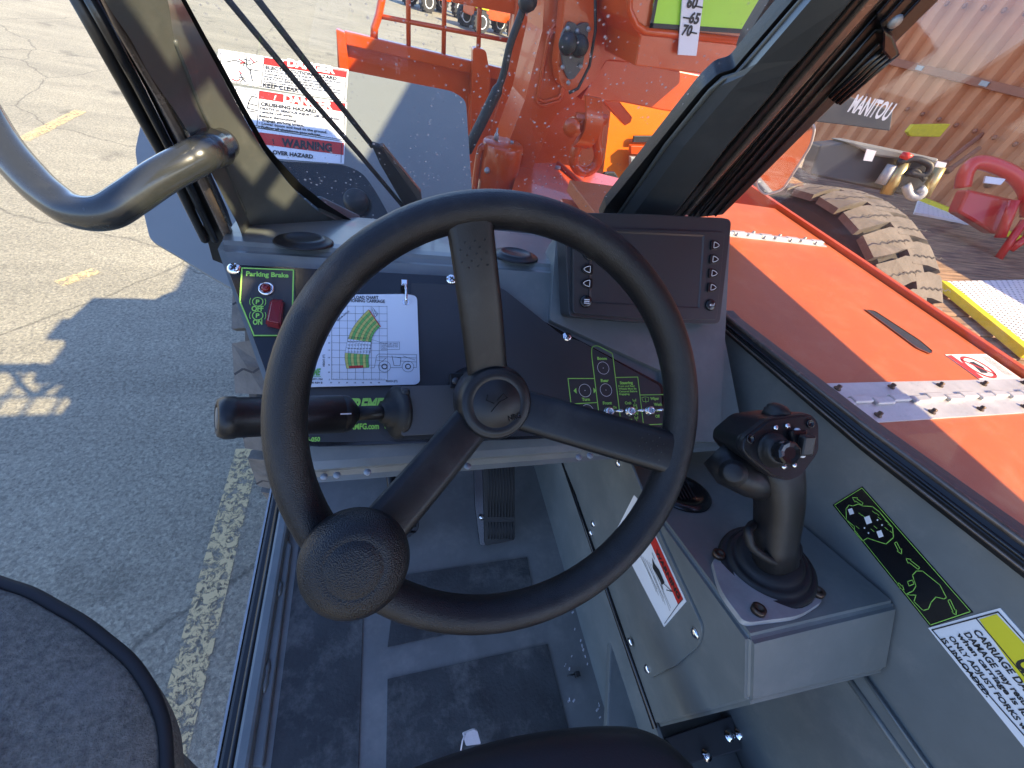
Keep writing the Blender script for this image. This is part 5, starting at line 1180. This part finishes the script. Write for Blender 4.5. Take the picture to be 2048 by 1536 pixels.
# container wall
wall = thing('corrugated_container', 'tall tan corrugated steel container wall behind the trailer', 'container', (9, 6, 0))
m = MB(); CX = 8.6; step = .30; y = -3; rows = [[], []]
while y < 14:
    for dy, dx in ((0, 0), (.09, 0), (.15, .09), (.24, .09)): rows[0].append(V((CX + dx, y + dy, .9))); rows[1].append(V((CX + dx, y + dy, 4.6)))
    y += step
m.grid(rows, CONT, False); m.box(V((CX + 1.3, 5.5, 2.7)), 1.15, 8.5, 1.85, CONT); m.build('corrugated_side', wall)
m = MB(); m.box(V((CX + .02, 5.5, .84)), .08, 8.6, .09, CONTR, .01); m.box(V((CX + .02, 5.5, 4.66)), .08, 8.6, .09, CONTR, .01); m.box(V((CX - .02, 5.5, 2.42)), .03, 8.6, .05, CONTR, .005)
for k in range(14): m.box(V((CX - .05, -2 + k * 1.1, 2.42)), .02, .06, .03, STEEL)
m.build('steel_rail', wall)
m = MB(); random.seed(5)
for k in range(60):
    m.lathe(V((CX - .002, -2.5 + k * .30 + .045, 1.9)), (-1, 0, 0), [(.035, 0), (.02, .015)], CONTR, 8); m.lathe(V((CX - .002, -2.5 + k * .30 + .045, 3.2)), (-1, 0, 0), [(.035, 0), (.02, .015)], CONTR, 8)
m.build('rivet_row', wall)
for (a, b), lb in ((((2100, 165), (1885, 330)), 'rust red diagonal steel prop nearest the yellow bracket, topmost of three'), (((2100, 195), (1895, 342)), 'rust red diagonal steel prop just below the topmost one'), (((2150, 235), (1975, 370)), 'rust red diagonal steel prop directly above the red attachment')):
    m = MB(); m.tube([D(*a, 6.5), D(*b, 6.0)], .035, CONTR, 8); m.lathe(D(*b, 6.0), D(*a, 6.5) - D(*b, 6.0), [(.05, 0), (.05, .06), (.036, .07)], CONTR, 8); tag(m.build('steel_prop'), lb, 'prop', 'diagonal props before the container')

# ================================================================ FAR MACHINES
def far(px, py, mt1, mt2, lab, yaw, S=1.0, grp='parked machines across the yard'):
    b = GZ.hit(px, py); t_ = thing('parked_boom_lift', lab, 'boom lift', b, grp); R_ = Matrix.Rotation(yaw, 3, 'Z')
    def W_(x, y, z): return b + R_ @ V((x * S, y * S, z * S))
    ux = R_ @ V((1, 0, 0)); uy = R_ @ V((0, 1, 0))
    m = MB(); m.box(W_(0, 0, .75), 1.3 * S, .55 * S, .22 * S, mt1, .04, ux, uy); m.box(W_(-.2, 0, 1.25), 1.1 * S, .5 * S, .28 * S, mt1, .05, ux, uy); m.build('chassis', t_)
    m = MB(); m.box(W_(-.9, -.3, 1.2), .35 * S, .4 * S, .35 * S, mt2, .05, ux, uy); m.build('counterweight', t_)
    m = MB(); m.box(W_(.8, 0, 1.75), 1.8 * S, .13 * S, .14 * S, mt1, .02, ux, uy); m.box(W_(2.4, 0, 1.3), .3 * S, .4 * S, .5 * S, DGREY, .03, ux, uy); m.build('boom', t_)
    for x in (-1, 1):
        for y in (-1, 1):
            c = W_(x * 1.0, y * .78, .42); m = MB(); m.lathe(c - uy * .16 * S, uy, [(.28 * S, 0), (.40 * S, 0), (.42 * S, .04 * S), (.42 * S, .28 * S), (.40 * S, .32 * S), (.28 * S, .32 * S)], TYRE, 20, False)
            for k in range(16):
                a = k * math.pi / 8; m.box(c + ux * math.cos(a) * .42 * S + V((0, 0, math.sin(a) * .42 * S)), .03 * S, .15 * S, .03 * S, TYRE, 0, ux, uy)
            wh = m.build('tyre', t_); m = MB(); m.lathe(c - uy * .17 * S, uy, [(.0, .05), (.1, .05), (.24 * S, .0), (.27 * S, .02), (.27 * S, .30 * S), (.24 * S, .34 * S), (0, .30 * S)], WHITE, 18); m.build('rim', wh)
    return t_
far(868, 24, ORG, YEL, 'orange and yellow lift with white rims, farther left of the pair across the yard', .55, 1.0)
far(978, 66, ORG, YEL, 'orange lift with white rims, nearer right of the pair across the yard', .35, .95)
